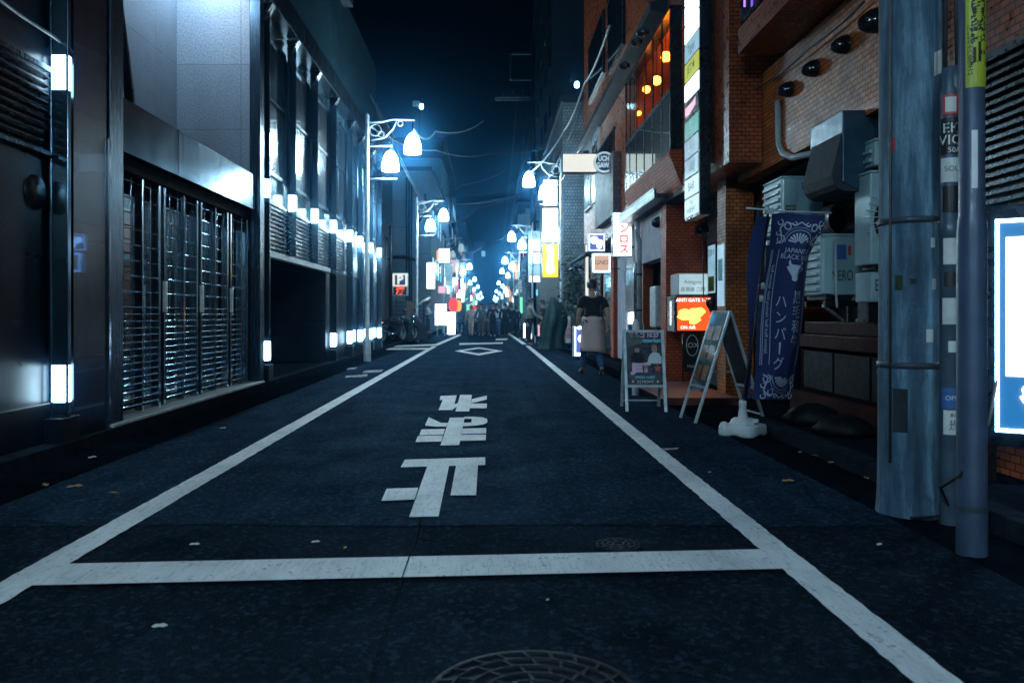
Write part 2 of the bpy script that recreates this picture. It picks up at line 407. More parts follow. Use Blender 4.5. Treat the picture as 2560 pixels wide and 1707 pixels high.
hz = MB().box(-70, 70, -14, 330, -1.2, 40).build('haze', [], None)  # thin blue air volume added to give the lamps bloom-like halos
hz.data.materials.clear()
hm = bpy.data.materials.new('haze'); hm.use_nodes = True; nt = hm.node_tree; nt.nodes.clear()
out = nt.nodes.new('ShaderNodeOutputMaterial'); pv = nt.nodes.new('ShaderNodeVolumePrincipled')
pv.inputs['Color'].default_value = (.10, .48, 1.0, 1); pv.inputs['Density'].default_value = .0017; pv.inputs['Anisotropy'].default_value = .965
nt.links.new(pv.outputs[0], out.inputs['Volume']); hz.data.materials.append(hm); tag(hz, kind='stuff')

# lamps of the place
LAMP = 130
E('lamp_glow', (.56, .84, 1.0), LAMP); E('pilaster_lamp', (.50, .80, 1.0), 11); E('far_lamp', (.40, .82, 1.0), 12); E('mid_lamp', (.56, .86, 1.0), 75)
E('dim_lamp', (.6, .8, .8), .25); E('downlight', (.72, .86, 1.0), 520)
E('sign_white', (.80, .95, 1.0), 1.4, streak=.15); E('sign_white_hot', (.80, .94, 1.0), 5); E('sign_soft', (.58, .86, .94), .40, streak=.25)
E('sign_cream', (.95, .95, .84), .46, streak=.12); E('sign_pale_blue', (.42, .75, .95), .38, streak=.3); E('sign_yellow_lit', (1.0, .66, .0), .85, streak=.1)
E('sign_purple', (.15, .17, .62), .45); E('sign_beige', (.88, .56, .38), .42, streak=.15); E('sign_orange', (1.0, .06, .004), .95, streak=.1); E('sign_fire', (1.0, .48, .05), 3.0)
E('sign_teal', (.02, .28, .20), .35); E('sign_grey', (.20, .32, .38), .30, streak=.4); E('sign_lime', (.50, .58, .07), .45); E('sign_red', (1.0, .05, .02), .6)
E('sign_cyan', (.10, .70, 1.0), .9); E('sign_pink', (1.0, .50, .60), .5); E('sign_green', (.2, .9, .45), .7); E('sign_amber', (1.0, .42, .06), .6)
E('lantern_orange', (1.0, .20, .01), 26.0); E('neon_purple', (.35, .15, 1.0), 1.0); E('led_red', (1.0, .07, .01), .8)
E('tail_red', (1.0, .06, .02), .5); E('panel_blue', (.0, .16, .46), .5); E('frame_glow', (.42, .70, 1.0), 6.0); E('sign_tube', (.35, .66, 1.0), 14.0); E('panel_white', (.82, .93, 1.0), 4.0); E('window_warm', (1.0, .75, .45), .4); E('window_cool', (.4, .8, 1.0), .4)

# ------------------------------------------------------------------ ground
struct(MB().box(-60, 60, -12, 325, -.3, -.02), 'ground', 'gutter_concrete')
XK, XR = -3.4, 2.6                      # kerb lines
g = MB(); g.poly([(XK, -10, 0), (XR, -10, 0), (XR, 320, 0), (XK, 320, 0)]); struct(g, 'road', 'asphalt')
g = MB()
y = -8
while y < 120:
    g.box(XK, -2.89, y, y + .597, -.02, .004); g.box(2.22, XR, y, y + .597, -.02, .004); y += .6
struct(g, 'gutter', 'gutter_concrete', bevel=.003, seg=1)
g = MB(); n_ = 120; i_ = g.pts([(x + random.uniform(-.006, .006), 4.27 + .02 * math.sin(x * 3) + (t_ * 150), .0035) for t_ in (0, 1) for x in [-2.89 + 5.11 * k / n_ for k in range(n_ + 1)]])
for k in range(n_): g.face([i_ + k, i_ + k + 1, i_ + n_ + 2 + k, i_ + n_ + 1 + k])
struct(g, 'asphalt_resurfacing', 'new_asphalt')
g = MB(); y = -8
while y < 90:
    g.box(XK - .16, XK, y, y + .995, -.02, .105)
    if y < 7.5 or y > 15.5: g.box(XR, XR + .15, y, y + .995, -.02, .115)
    y += 1.0
struct(g, 'kerb', 'kerb_concrete', bevel=.008)
struct(MB().box(-40, XK - .162, -8, 320, -.02, .101), 'pavement', 'paving')
struct(MB().box(XR + .152, 40, -8, 8, -.02, .111), 'pavement', 'paving')
struct(MB().box(XR + .152, 40, 16, 320, -.02, .111), 'pavement', 'paving')
struct(MB().box(XR + .004, 5, 8.004, 15.996, -.02, .006), 'forecourt', 'paving')

def ground_poly(pts, z=.008):
    return [Vector((p.x, p.y, z)) for p in (G(*q) for q in pts)]
def line_strip(mb, x0, x1, y0, y1, z=.008, step=.35, jag=.006):
    """painted strip with slightly ragged edges"""
    n = max(1, int((y1 - y0) / step)); a = []
    for k in range(n + 1):
        yy = y0 + (y1 - y0) * k / n
        a.append((x0 + random.uniform(-jag, jag), x1 + random.uniform(-jag, jag), yy))
    i = mb.pts([c for (l, r, yy) in a for c in ((l, yy, z), (r, yy, z))])
    for k in range(n): mb.face([i + 2 * k, i + 2 * k + 1, i + 2 * k + 3, i + 2 * k + 2])
m = MB(); line_strip(m, 1.295, 1.445, -2, 29.0, step=.045, jag=.004); struct(m, 'road_line', 'road_paint')
m = MB(); line_strip(m, -2.06, -1.90, -2, 28.6, step=.045, jag=.004)
m.poly(ground_poly([(985, 799.5), (990, 803), (888, 803.5), (884, 799.5)])); struct(m, 'road_line', 'road_paint')
# stop line
m = MB()
for k in range(24):
    t0, t1 = k / 24, (k + 1) / 24
    f = lambda t, a, b: a + (b - a) * t
    j = [random.uniform(-1.3, 1.3) for _ in range(2)]
    m.poly(ground_poly([(f(t0, 62, 1800), f(t0, 1350, 1311)), (f(t1, 62, 1800), f(t1, 1350, 1311)), (f(t1, 132, 1745), f(t1, 1300, 1266)), (f(t0, 132, 1745), f(t0, 1300, 1266))], .012))
struct(m, 'stop_line', 'road_paint')
# the three painted characters, drawn stroke by stroke (they face the oncoming traffic)
def zc(p): return (863.6 + .22265 * p[0], 863.6 + .22265 * p[1])
strokes = [
 [[(298,870),(1127,845),(1127,925),(255,948)], [(530,938),(755,931),(645,1460),(342,1468)], [(828,927),(1052,921),(1032,1243),(768,1245)], [(110,1178),(435,1168),(398,1290),(55,1305)]],
 [[(762,435),(915,433),(858,718),(665,722)], [(470,558),(712,553),(695,612),(447,618)], [(893,550),(1137,545),(1137,600),(883,607)], [(432,630),(690,624),(672,687),(408,692)], [(880,619),(1135,615),(1132,675),(866,682)],
  [(545,438),(670,495),(745,497),(725,535),(620,535),(510,525),(507,515)], [(913,433),(1010,433),(1100,440),(1140,453),(1120,464),(985,455),(908,455)], [(1140,453),(1149,470),(1147,495),(1110,515),(1020,528),(885,535),(893,497),(983,495),(988,457),(1120,464)]],
 [[(665,210),(832,203),(793,355),(645,355),(690,250),(658,252)], [(868,200),(990,200),(962,370),(820,370)], [(988,245),(1143,207),(1143,247),(977,290)], [(975,292),(1143,292),(1143,340),(968,340)], [(800,305),(845,288),(835,325),(788,355)]],
]
for ch in strokes:
    m = MB()
    for k, st in enumerate(ch): m.poly(ground_poly([zc(p) for p in st], .008 + .0015 * k))
    struct(m, 'painted_character', 'road_paint')
# diamond and the cross bars beyond it
m = MB()
o_, i_ = [(1100, 798), (1155, 806.4), (1100, 816.5), (1044, 806.4)], [(1101, 801), (1136, 806.2), (1099, 812.2), (1063, 806.2)]
for k in range(4): m.poly(ground_poly([o_[k], o_[(k + 1) % 4], i_[(k + 1) % 4], i_[k]]))
struct(m, 'painted_diamond', 'road_paint')
for q in ([(1055, 788.5), (1155, 786.5), (1155, 789.5), (1055, 792)], [(1140, 778), (1166, 777.5), (1165, 781), (1138, 781.5)], [(900, 794), (1000, 790.5), (1054, 768), (1060, 769.5), (1006, 793.5), (905, 797.5)], [(1162, 764), (1167, 763), (1210, 791), (1200, 791)]):
    m = MB(); m.poly(ground_poly(q)); struct(m, 'road_line', 'road_paint')
for q in ([(795, 864), (845, 860), (842, 866), (792, 868)], [(838, 852), (880, 849.5), (876, 855), (832, 857)], [(800, 846), (822, 844), (815, 848), (795, 850)], [(1520, 1032), (1560, 1030), (1556, 1034), (1522, 1036)]):
    m = MB(); m.poly(ground_poly(q, .0095)); struct(m, 'worn_road_mark', 'worn_paint')
# joint running down the asphalt
m = MB(); pp = [(965, 1192), (955, 1240), (935, 1300), (905, 1385), (880, 1465), (852, 1568), (835, 1640)]
for a, b in zip(pp, pp[1:]): m.poly(ground_poly([(a[0] - 1.3, a[1]), (a[0] + 1.3, a[1]), (b[0] + 1.6, b[1]), (b[0] - 1.6, b[1])], .0145))
struct(m, 'road_joint', 'joint_black')

# manhole covers
def manhole(label, x, y, r, cell):
    t = thing('manhole_cover', label, 'manhole cover', (x, y, 0))
    m = MB(); m.lathe([(r, .002), (r, .014), (r * .93, .014), (r * .93, .008)], n=56); m.build('ring', 'iron', t)
    m = MB(); m.lathe([(r * .92, .0085), (r * .001, .0085)], n=48); m.build('plate', 'iron', t)
    m = MB()
    for ring in range(1, int(.92 * r / cell) + 1):
        rr = ring * cell
        m.lathe([(rr - .006, .009), (rr - .004, .017), (rr + .004, .017), (rr + .006, .009)], n=48)
        k = max(6, int(2 * math.pi * rr / cell / 1.4))
        if rr + cell < r:
            for j in range(k):
                a = 2 * math.pi * (j + .5 * (ring % 2)) / k
                m.bar((rr * math.cos(a), rr * math.sin(a), .012), ((rr + cell) * math.cos(a + .08), (rr + cell) * math.sin(a + .08), .012), .012, .009)
    m.build('raised_pattern', 'iron', t)
manhole('large round iron manhole cover cut by the bottom edge of the photo', .133, 2.33, .325, .052)
manhole('small round iron manhole cover just beyond the white stop line', .628, 3.885, .108, .026)

# litter
def leaf(label, px, py, s, mat, rz, cat='fallen leaf', name='fallen_leaf'):
    p = G(px, py); t = MB()
    out = [(-1, 0, .05), (-.6, .38, .22), (-.1, .5, .12), (.45, .32, .3), (1, .02, .1), (.5, -.34, .05), (0, -.45, .2), (-.55, -.36, .08)]
    c = t.pts([(0, 0, .12 * s)]); i = t.pts([(a * s, b * s, cz * s) for a, b, cz in out])
    for k in range(8): t.face([c, i + k, i + (k + 1) % 8])
    o = t.build(name, mat); o.location = (p.x, p.y, .012); o.rotation_euler = (0, 0, rz); tag(o, label, cat)
    md = o.modifiers.new('thick', 'SOLIDIFY'); md.thickness = .002
for a in [('pale curled leaf on the asphalt left of the road joint', 725, 1250, .022, 'pale_litter', .3), ('tiny yellow leaf between the pale leaf and the road joint', 793, 1263, .013, 'sign_yellow', 1.2),
          ('brown dead leaf right of the right road line, before the concrete pole', 1810, 1109, .045, 'dead_leaf', .1), ('brown dead leaf in the left gutter, nearer of a pair', 172, 1122, .05, 'dead_leaf', .5),
          ('brown dead leaf in the left gutter below the white lamp', 105, 1118, .04, 'dead_leaf', 2.1), ('light speck of a leaf on the asphalt left of the left road line', 512, 986, .03, 'pale_litter', .4),
          ('pale leaf by the left gutter in front of the chrome pilaster', 212, 1054, .035, 'pale_litter', 1.0), ('dead leaf in the right gutter closest to the flag stand', 1838, 1042, .03, 'dead_leaf', .8),
          ('dead leaf in the right gutter between two others', 1872, 1050, .03, 'dead_leaf', 2.3), ('largest dead leaf of the row in the right gutter', 1912, 1066, .04, 'dead_leaf', .2), ('dead leaf in the right gutter closest to the concrete pole', 1990, 1102, .035, 'dead_leaf', 1.4),
          ('small dead leaf low in the left gutter near the stop line', 260, 1136, .03, 'dead_leaf', 3.0)]: leaf(*a)
for a in [('white scrap of paper on the asphalt before the steel sign pole', 2020, 1256, .02, 'pale_litter', .5), ('pale scrap of paper on the dark asphalt at lower left', 367, 1446, .028, 'pale_litter', .2),
          ('tiny pale scrap at the centre between stop line and manhole', 1258, 1384, .010, 'pale_litter', .9), ('faint scrap on the asphalt left of the painted characters', 447, 1256, .026, 'sticker_white', .1), ('tiny white scrap right of the right road line', 1630, 1088, .013, 'pale_litter', .3)]: leaf(*a, cat='litter', name='paper_scrap')
# ------------------------------------------------------------------ LEFT SIDE
XF_ = -3.6
# nearest building: dark granite
t = thing('granite_building', 'nearest building on the left, dark granite wall with a louvre band', 'building', (-3.6, 4, 0))
granite = t
m = MB(t).box(-6.5, -3.6, -4, 6.62, .1, 9); m.build('wall', 'granite', t)
m = MB(t).box(-3.66, -3.56, -4, 6.62, .1, .42); m.build('plinth', 'granite', t, bevel=.006)
m = MB(t).box(-3.6, -3.585, -2, 6.4, 2.44, 3.08); m.build('louvre_back', 'black_metal', t)
lv = MB(t)
for k in range(9):
    z = 2.47 + k * .068
    i = lv.pts([(-3.583, -2, z), (-3.535, -2, z + .012), (-3.535, 6.4, z + .012), (-3.583, 6.4, z), (-3.583, -2, z + .05), (-3.583, 6.4, z + .05)])
    lv.face([i, i + 1, i + 2, i + 3]); lv.face([i + 1, i + 4, i + 5, i + 2])
lv.build('louvre_slats', 'dark_frame', t)
MB(t).box(-3.6, -3.53, -2, 6.42, 3.08, 3.12).box(-3.6, -3.53, -2, 6.42, 2.405, 2.44).build('louvre_frame', 'dull_steel', t, bevel=.004)
MB(t).box(-6.5, -3.46, 6.62, 7.19, .1, 9).build('polished_pier', 'polished_granite', t)
MB(t).lathe([(.0, .02), (.13, .02), (.14, .0)], (-3.6, 6.3, 2.1), n=28, axis='X').build('round_reflection', 'black_metal', t)  # dark disc modelled in place of a round reflection in the granite

# lit pilasters: steel fin with two glowing boxes
def pilaster(parent, Y, x=-3.5, z0=.1, z1=6.0, low=True, up=True, w=.135, zl=(.42, .72, 2.96, 3.24)):
    """steel fin; its lamps are sub-parts"""
    m = MB(parent)
    segs = []
    a, b, c, d = zl
    cuts = [z0] + ([a, b] if low else []) + ([c, d] if up else []) + [z1]
    for k in range(0, len(cuts), 2): m.box(x - w / 2, x + w / 2, Y - .03, Y + .03, cuts[k], cuts[k + 1])
    for s in (-1, 1): m.box(x + s * w / 2 - .009, x + s * w / 2 + .012, Y - .042, Y - .031, z0, z1)
    p = m.build('pilaster', 'brushed_steel', parent, bevel=.004)
    for on, (l, h) in ((low, (a, b)), (up, (c, d))):
        if on:
            MB(p).box(x - w / 2 + .002, x + w / 2 + .006, Y - .040, Y + .034, l + .002, h - .002).build('lamp_glass', 'pilaster_lamp', p, bevel=.012)
    return p
t = thing('lit_pilaster', 'nearest tall steel post with two glowing lamp boxes against the granite wall', 'wall light', (-3.5, 6.5, .1))
p = pilaster(t, 6.5, z0=.3, z1=8)
MB(t).box(-3.585, -3.42, 6.36, 6.64, .1, .3).build('stone_foot', 'granite', t, bevel=.004)

# gate bay: fascia, folding shutters, glass, recessed terrace above
t = thing('shutter_frontage', 'shopfront closed by chrome pipe shutters under a brushed metal fascia', 'shopfront', (-3.6, 9.5, .1))
MB(t).box(-3.72, -3.45, 7.24, 7.50, .1, 9).build('end_post', 'dull_steel', t, bevel=.004)
MB(t).box(-3.73, -3.44, 7.20, 7.235, .1, 2.72).build('edge_trim', 'chrome', t)
f = MB(t)
for k, (a, b) in enumerate(((7.51, 8.99), (9.0, 10.39), (10.40, 11.92))): f.box(-3.85, -3.52, a, b, 2.70, 3.22)
f.build('fascia', 'brushed_fascia' if 'brushed_fascia' in MATS else 'brushed_steel', t, bevel=.004)
MB(t).box(-4.2, -3.58, 7.51, 11.92, 2.55, 2.695).build('shutter_head', 'joint_black', t)
MB(t).box(-3.8, -3.42, 7.24, 12.1, .1, .135).build('sill', 'galvanised', t, bevel=.006)
MB(t).box(-3.95, -3.93, 7.5, 11.95, .14, 2.55).build('glass_front', 'shop_glass', t)
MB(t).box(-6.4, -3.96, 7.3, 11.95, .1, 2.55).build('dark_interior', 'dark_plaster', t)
posts = [7.62, 8.30, 8.72, 8.86, 9.42, 9.84, 9.98, 10.5, 10.98, 11.12, 11.6, 11.86]
bays = [(7.66, 8.72), (8.88, 9.84), (10.0, 10.98), (11.14, 11.84)]
for (a, b) in bays:
    q = MB(t)
    z = .20
    while z < 2.52:
        q.tube([(-3.66, a, z), (-3.66, b, z)], .0075, 6, False); z += .072 if z < 1.15 else .16
    o = q.build('pipe_shutter', 'chrome', t)
    q = MB(o); y = a
    while y < b:
        q.tube([(-3.665, y, .16), (-3.665, y, 2.54)], .006, 6, False); y += .235
    q.build('link_rod', 'chrome', o)
for k, y in enumerate(posts):
    wd = .05 if k in (0, 2, 3, 5, 6, 8, 9, 11) else .025
    MB(t).box(-3.70, -3.61, y - wd / 2, y + wd / 2, .135, 2.56).build('shutter_post', 'chrome', t, bevel=.006)
for y in (8.79, 9.91, 11.05):
    MB(t).box(-3.60, -3.565, y - .03, y + .03, 1.16, 1.5).build('lock_box', 'galvanised', t, bevel=.006)
MB(t).box(-3.69, -3.60, 7.56, 7.60, 1.1, 1.62).build('lock_box', 'galvanised', t, bevel=.006)
# terrace over the fascia
MB(t).box(-4.9, -4.72, 7.24, 12.0, 3.0, 6.6).build('terrace_back_wall', 'lit_stone', t)
MB(t).box(-4.719, -3.62, 12.0, 12.2, 3.0, 6.6).build('terrace_end_wall', 'lit_stone', t)
MB(t).box(-4.719, -3.86, 7.51, 11.99, 2.9, 3.15).build('terrace_floor', 'paving', t)
MB(t).box(-4.9, -3.5, 7.24, 12.2, 6.6, 9).build('upper_wall', 'dark_cladding', t)
d = MB(t); rail = [(-4.1, 8.25, 3.2), (-4.1, 8.25, 3.52), (-4.1, 7.3, 5.3)]
MB(t).bar((-4.2, 9.3, 3.62), (-4.2, 8.55, 6.1), .10, .05).bar((-4.2, 9.36, 3.62), (-4.2, 8.63, 6.1), .02, .09).build('stair_handrail', 'black_metal', t)
MB(t).tube([(-4.2, 9.33, 3.15), (-4.2, 9.33, 3.62)], .035, 10).build('rail_post', 'chrome', t)
for (x, y) in ((-4.28, 11.55), (-4.35, 10.2)):
    MB(t).lathe([(.001, 6.585), (.085, 6.585)], (x, y, 0), n=20).build('ceiling_downlight', 'downlight', t)
MB(t).lathe([(.001, -.03), (.03, -.02), (.04, 0)], (-3.9, 10.1, 3.3), n=12).build('floor_spotlight', 'sign_white_hot', t)

# panelled building with the row of lit pilasters
t = thing('panelled_building', 'metal panelled building on the left with a row of lit pilasters and dark garage opening', 'building', (-3.6, 18, .1))
MB(t).box(-3.62, -3.46, 12.0, 12.22, .1, 9).build('corner_post', 'dull_steel', t, bevel=.004)
MB(t).box(-3.60, -3.585, 12.225, 12.33, .1, 2.9).build('corner_glass', 'window_glass', t)
PY = [12.42, 14.1, 15.9, 17.8, 19.9, 21.5, 23.4, 25.2]
for k, Y in enumerate(PY): pilaster(t, Y, z0=2.16 if k in (1, 2) else .16, low=k not in (1, 2), z1=5.95)
for Y in PY[:1] + PY[3:]:
    MB(t).box(-3.6, -3.41, Y - .13, Y + .13, .1, .36).build('stone_foot', 'granite', t, bevel=.004)
# garage opening 12.6..17.5
MB(t).box(-9, -3.62, 12.25, 12.60, .1, 2.12).build('garage_side_wall', 'dark_plaster', t)
MB(t).box(-9, -3.62, 17.55, 25.4, .1, 2.12).build('ground_floor_wall', 'dark_cladding', t)
MB(t).box(-9.2, -9, 12.25, 25.4, .1, 2.12).build('garage_back_wall', 'dark_plaster', t)
MB(t).box(-5.2, -5.15, 12.6, 17.55, .1, 2.12).build('garage_shutter', 'black_metal', t)
MB(t).box(-9, -3.62, 12.2, 25.4, 2.122, 9).build('wall', 'metal_panel', t)
MB(t).box(-3.62, -3.52, 12.55, 17.6, 2.06, 2.16).build('garage_lintel', 'galvanised', t, bevel=.006)
for k in range(len(PY) - 1):
    a, b = PY[k] + .14, PY[k + 1] - .14
    if k < 4:
        MB(t).box(-3.618, -3.60, a, b, 2.2, 3.02).build('louvre_back', 'black_metal', t)
        q = MB(t)
        for j in range(11): q.box(-3.60, -3.565, a, b, 2.22 + j * .072, 2.25 + j * .072)
        q.build('louvre_slats', 'dark_frame', t)
    fr = MB(t)
    for (z0, z1) in ((3.42, 3.47), (4.62, 4.66), (5.62, 5.67)): fr.box(-3.61, -3.565, a, b, z0, z1)
    for y in (a, b - .04): fr.box(-3.61, -3.565, y, y + .04, 3.47, 5.62)
    o = fr.build('window_frame', 'dull_steel', t)
    MB(o).box(-3.618, -3.598, a + .04, b - .04, 3.47, 5.62).build('pane', 'window_glass', o)
    if k >= 4:
        fr = MB(t).box(-3.61, -3.57, a + .2, b - .2, .12, 2.1); o = fr.build('door_frame', 'dull_steel', t)
        MB(o).box(-3.569, -3.56, a + .26, b - .26, .15, 2.04).build('pane', 'window_glass', o)
MB(t).box(-3.62, -3.36, 12.2, 25.6, 5.98, 6.06).box(-3.62, -3.42, 12.2, 25.6, 6.06, 6.5).build('cornice', 'dull_steel', t, bevel=.006)
for Y in PY:
    m = MB(t); m.prism([(-3.58, Y - .09, 5.96), (-3.36, Y - .09, 5.96), (-3.5, Y - .09, 5.72)], (0, .18, 0)); m.build('cornice_bracket', 'dark_frame', t)
MB(t).box(-9, -3.5, 12.2, 20.4, 9.0, 14).build('upper_storeys', 'dark_cladding', t)

# concrete building behind the car park and its neighbours
def far_building(label, x0, x1, y0, y1, z1, wall, wins=(), name='building', front=(), roof=None, rows=0):
    t = thing(name, label, 'building', ((x0 + x1) / 2, (y0 + y1) / 2, .1))
    MB(t).box(x0, x1, y0, y1, .1, z1).build('wall', wall, t)
    MB(t).box(x0 - .08, x1 + .08, y0 - .08, y1 + .08, z1, z1 + .25).build('roof_edge', 'dark_cladding', t)
    xs = x1 if x1 < 0 else x0; s = 1 if x1 < 0 else -1
    for (a, b, c, d, mat) in wins:                       # windows in the street face
        o = MB(t).box(xs, xs + s * .05, a, b, c, d).build('window', 'dark_frame', t)
        MB(o).box(xs + s * .051, xs + s * .06, a + .06, b - .06, c + .06, d - .06).build('pane', mat, o)
    for (a, b, c, d, mat) in front:                      # windows in the face towards us
        o = MB(t).box(a, b, y0 - .05, y0, c, d).build('window', 'dark_frame', t)
        MB(o).box(a + .05, b - .05, y0 - .06, y0 - .051, c + .06, d - .06).build('pane', mat, o)
    return t
def auto_wins(y0, y1, z0, z1, lit, seed, step=2.4, h=1.3):
    r = random.Random(seed); o = []; z = z0
    while z + h < z1:
        y = y0 + .5
        while y + 1.3 < y1:
            if r.random() < .8: o.append((y, y + 1.3, z, z + h, r.choice(lit)))
            y += step
        z += 2.9
    return o
D_, C_, H_ = 'window_glass', 'window_cool', 'window_warm'
far_building('dark tall building set back above the panelled facade on the left', -12, -5.5, 27, 45, 11, 'dark_cladding', auto_wins(27, 45, 4, 11, [D_], 2))
cb = far_building('grey concrete building with pipes facing us behind the car park', -12, -3.55, 48, 60, 9.8, 'concrete_wall', auto_wins(48, 60, 3.4, 9.5, [D_, D_, C_], 3), front=[(-9, -8, 4, 5.2, D_), (-6.6, -5.9, 5.2, 6.4, D_)])
for x in (-5.0, -4.85, -4.7, -5.95): MB(cb).tube([(x, 47.9, .2), (x, 47.9, 9.4)], .05, 6).build('drain_pipe', 'dark_cladding', cb)
MB(cb).tube([(-8.5, 47.9, 4.6), (-5.2, 47.9, 4.6), (-4.3, 47.9, 4.4)], .12, 6).build('drain_pipe', 'dark_cladding', cb)
MB(cb).tube([(-3.9, 47.9, 8.4), (-3.8, 47.9, 7.4), (-4.3, 47.9, 6.6)], .06, 6).build('cable_loop', 'cable', cb)
MB(cb).tube([(-6.7, 47.9, 1.8), (-6.7, 47.9, 4.0), (-6.2, 47.9, 4.5)], .06, 6).build('cable_loop', 'cable', cb)
far_building('narrow grey building beyond the concrete one on the left', -11, -3.7, 60.3, 72, 13, 'concrete_wall', auto_wins(60, 72, 3.6, 12, [D_, D_, C_], 5))
far_building('tall dark blue building on the left in the haze', -14, -4.2, 72.5, 98, 17, 'dark_cladding', auto_wins(72.5, 98, 3.6, 16, [D_, C_], 6))
far_building('distant left building with lit lower windows', -14, -3.9, 98.5, 130, 12, 'concrete_wall', auto_wins(98, 130, 3.2, 11, [D_, C_, H_], 7, 4))
far_building('farthest left building before the street closes', -16, -4.0, 131, 190, 16, 'dark_cladding', auto_wins(131, 190, 3.2, 15, [D_, C_], 8, 6))
far_building('high block closing the end of the street', -12, 24, 285, 300, 27, 'dark_cladding', front=[(-3.0 + 6 * k, -1.6 + 6 * k, 22 - 3 * (k % 3), 24 - 3 * (k % 3), [C_, D_, H_][k % 3]) for k in range(4)])
# car park surface and its back fence
t = thing('slat_fence', 'low grey fence at the back of the car park behind the motorbikes', 'fence', (-6, 46, .1))
q = MB(t)
for k in range(8): q.box(-9, -3.7, 46, 46.03, .2 + k * .22, .38 + k * .22)
q.build('boards', 'grey_paint', t)
for x in (-9, -7.2, -5.4, -3.7): MB(t).box(x - .04, x + .04, 46.03, 46.12, .1, 2.05).build('post', 'dark_cladding', t)
# ------------------------------------------------------------------ RIGHT SIDE: brick building
t = thing('brick_building', 'long brown brick building on the right with overhanging upper floors and dark windows', 'building', (3.3, 12, .1))
BB = t
# ground floor, near end
MB(t).box(3.3, 3.6, -4, 6.0, .11, 4.05).build('near_wall', 'brick_brown', t)
MB(t).box(3.285, 3.30, 2.5, 5.75, .5, 2.86).build('dark_panel', 'black_metal', t)
q = MB(t); z = 1.80
while z < 2.82:
    i = q.pts([(3.285, 3.0, z), (3.235, 3.0, z + .012), (3.235, 5.45, z + .012), (3.285, 5.45, z)]); q.face([i, i + 3, i + 2, i + 1])
    q.box(3.235, 3.245, 3.0, 5.45, z - .012, z + .012); z += .058
q.build('louvre_slats', 'dark_frame', t)
MB(t).box(3.22, 3.30, 5.45, 5.52, .5, 2.88).build('louvre_frame', 'dark_frame', t, bevel=.004)
MB(t).box(3.24, 3.299, 5.80, 6.0, .11, 2.90).build('red_jamb', 'terracotta', t, bevel=.004)
# fascia over the recess, recess walls
MB(t).box(3.302, 3.5, 6.0, 10.6, 2.88, 4.05).build('fascia_wall', 'brick_orange', t)
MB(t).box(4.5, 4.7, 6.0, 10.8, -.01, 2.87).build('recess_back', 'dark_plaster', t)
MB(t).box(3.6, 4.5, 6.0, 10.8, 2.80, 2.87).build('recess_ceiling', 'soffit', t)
MB(t).box(3.66, 4.5, 10.6, 10.8, -.01, 2.79).build('recess_end', 'brick_red', t)
MB(t).box(3.58, 3.64, 10.3, 10.58, 1.5, 2.6).build('door_frame', 'black_metal', t)
# orange tiled pillar
MB(t).box(3.2, 3.58, 10.8, 11.2, -.01, 2.975).build('pillar', 'brick_orange', t)
# upper storeys
MB(t).box(2.9, 3.29, 9.65, 11.98, 2.98, 12).build('upper_pier', 'brick_brown', t)
MB(t).box(3.291, 6, 9.65, 11.98, 2.98, 12).build('upper_wall', 'brick_brown', t)
MB(t).box(2.8, 6, -4, 8.98, 4.07, 4.34).build('overhang_sill', 'brick_brown', t)
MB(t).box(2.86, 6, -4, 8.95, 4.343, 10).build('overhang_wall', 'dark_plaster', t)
for (a, b) in ((5.2, 6.4), (6.45, 7.65), (7.7, 8.9)):
    fr = MB(t).box(2.80, 2.858, a, b, 4.36, 4.42).box(2.80, 2.858, a, b, 6.6, 6.7).box(2.80, 2.858, a, a + .06, 4.42, 6.6).box(2.80, 2.858, b - .06, b, 4.42, 6.6)
    o = fr.build('window_frame', 'dark_frame', t); MB(o).box(2.83, 2.857, a + .06, b - .06, 4.42, 6.6).build('pane', 'window_glass', o)
MB(t).tube([(2.79, 8.72, 4.5), (2.79, 8.72, 6.4)], .012, 8).build('neon_strip', 'neon_purple', t)
# ground floor beyond the pillar
MB(t).box(3.6, 3.8, 11.2, 13.2, -.01, 2.97).build('side_wall', 'tile_grey', t)
MB(t).box(2.92, 3.58, 13.2, 13.6, -.01, 2.97).build('pier', 'brick_red', t)
MB(t).box(2.95, 3.2, 13.62, 15.6, 2.12, 2.97).build('canopy_wall', 'plaster', t)
MB(t).box(3.9, 4.0, 13.6, 15.6, -.01, 2.97).build('doorway_back', 'black_metal', t)
MB(t).box(3.2, 3.9, 15.6, 15.8, -.01, 2.97).build('doorway_side', 'dark_plaster', t)
MB(t).box(3.0, 3.3, 15.6, 16.0, -.01, 2.97).build('pier', 'brick_red', t)
MB(t).box(3.05, 3.3, 16.0, 19.0, -.01, 2.97).build('shop_wall', 'plaster', t)
o = MB(t).box(3.0, 3.049, 16.4, 17.6, .12, 2.2).build('door_frame', 'dark_frame', t); MB(o).box(2.985, 2.999, 16.5, 17.5, .2, 2.1).build('pane', 'window_glass', o)
MB(t).box(2.95, 3.25, 19.0, 19.4, -.01, 2.97).build('pier', 'brick_red', t)
MB(t).box(3.1, 3.3, 19.4, 24.5, -.01, 2.97).build('shop_wall', 'brick_brown', t)
for (a, b) in ((19.7, 21.3), (21.8, 23.8)):
    o = MB(t).box(3.05, 3.099, a, b, .15, 2.3).build('door_frame', 'dark_frame', t); MB(o).box(3.035, 3.049, a + .1, b - .1, .25, 2.2).build('pane', 'window_glass', o)
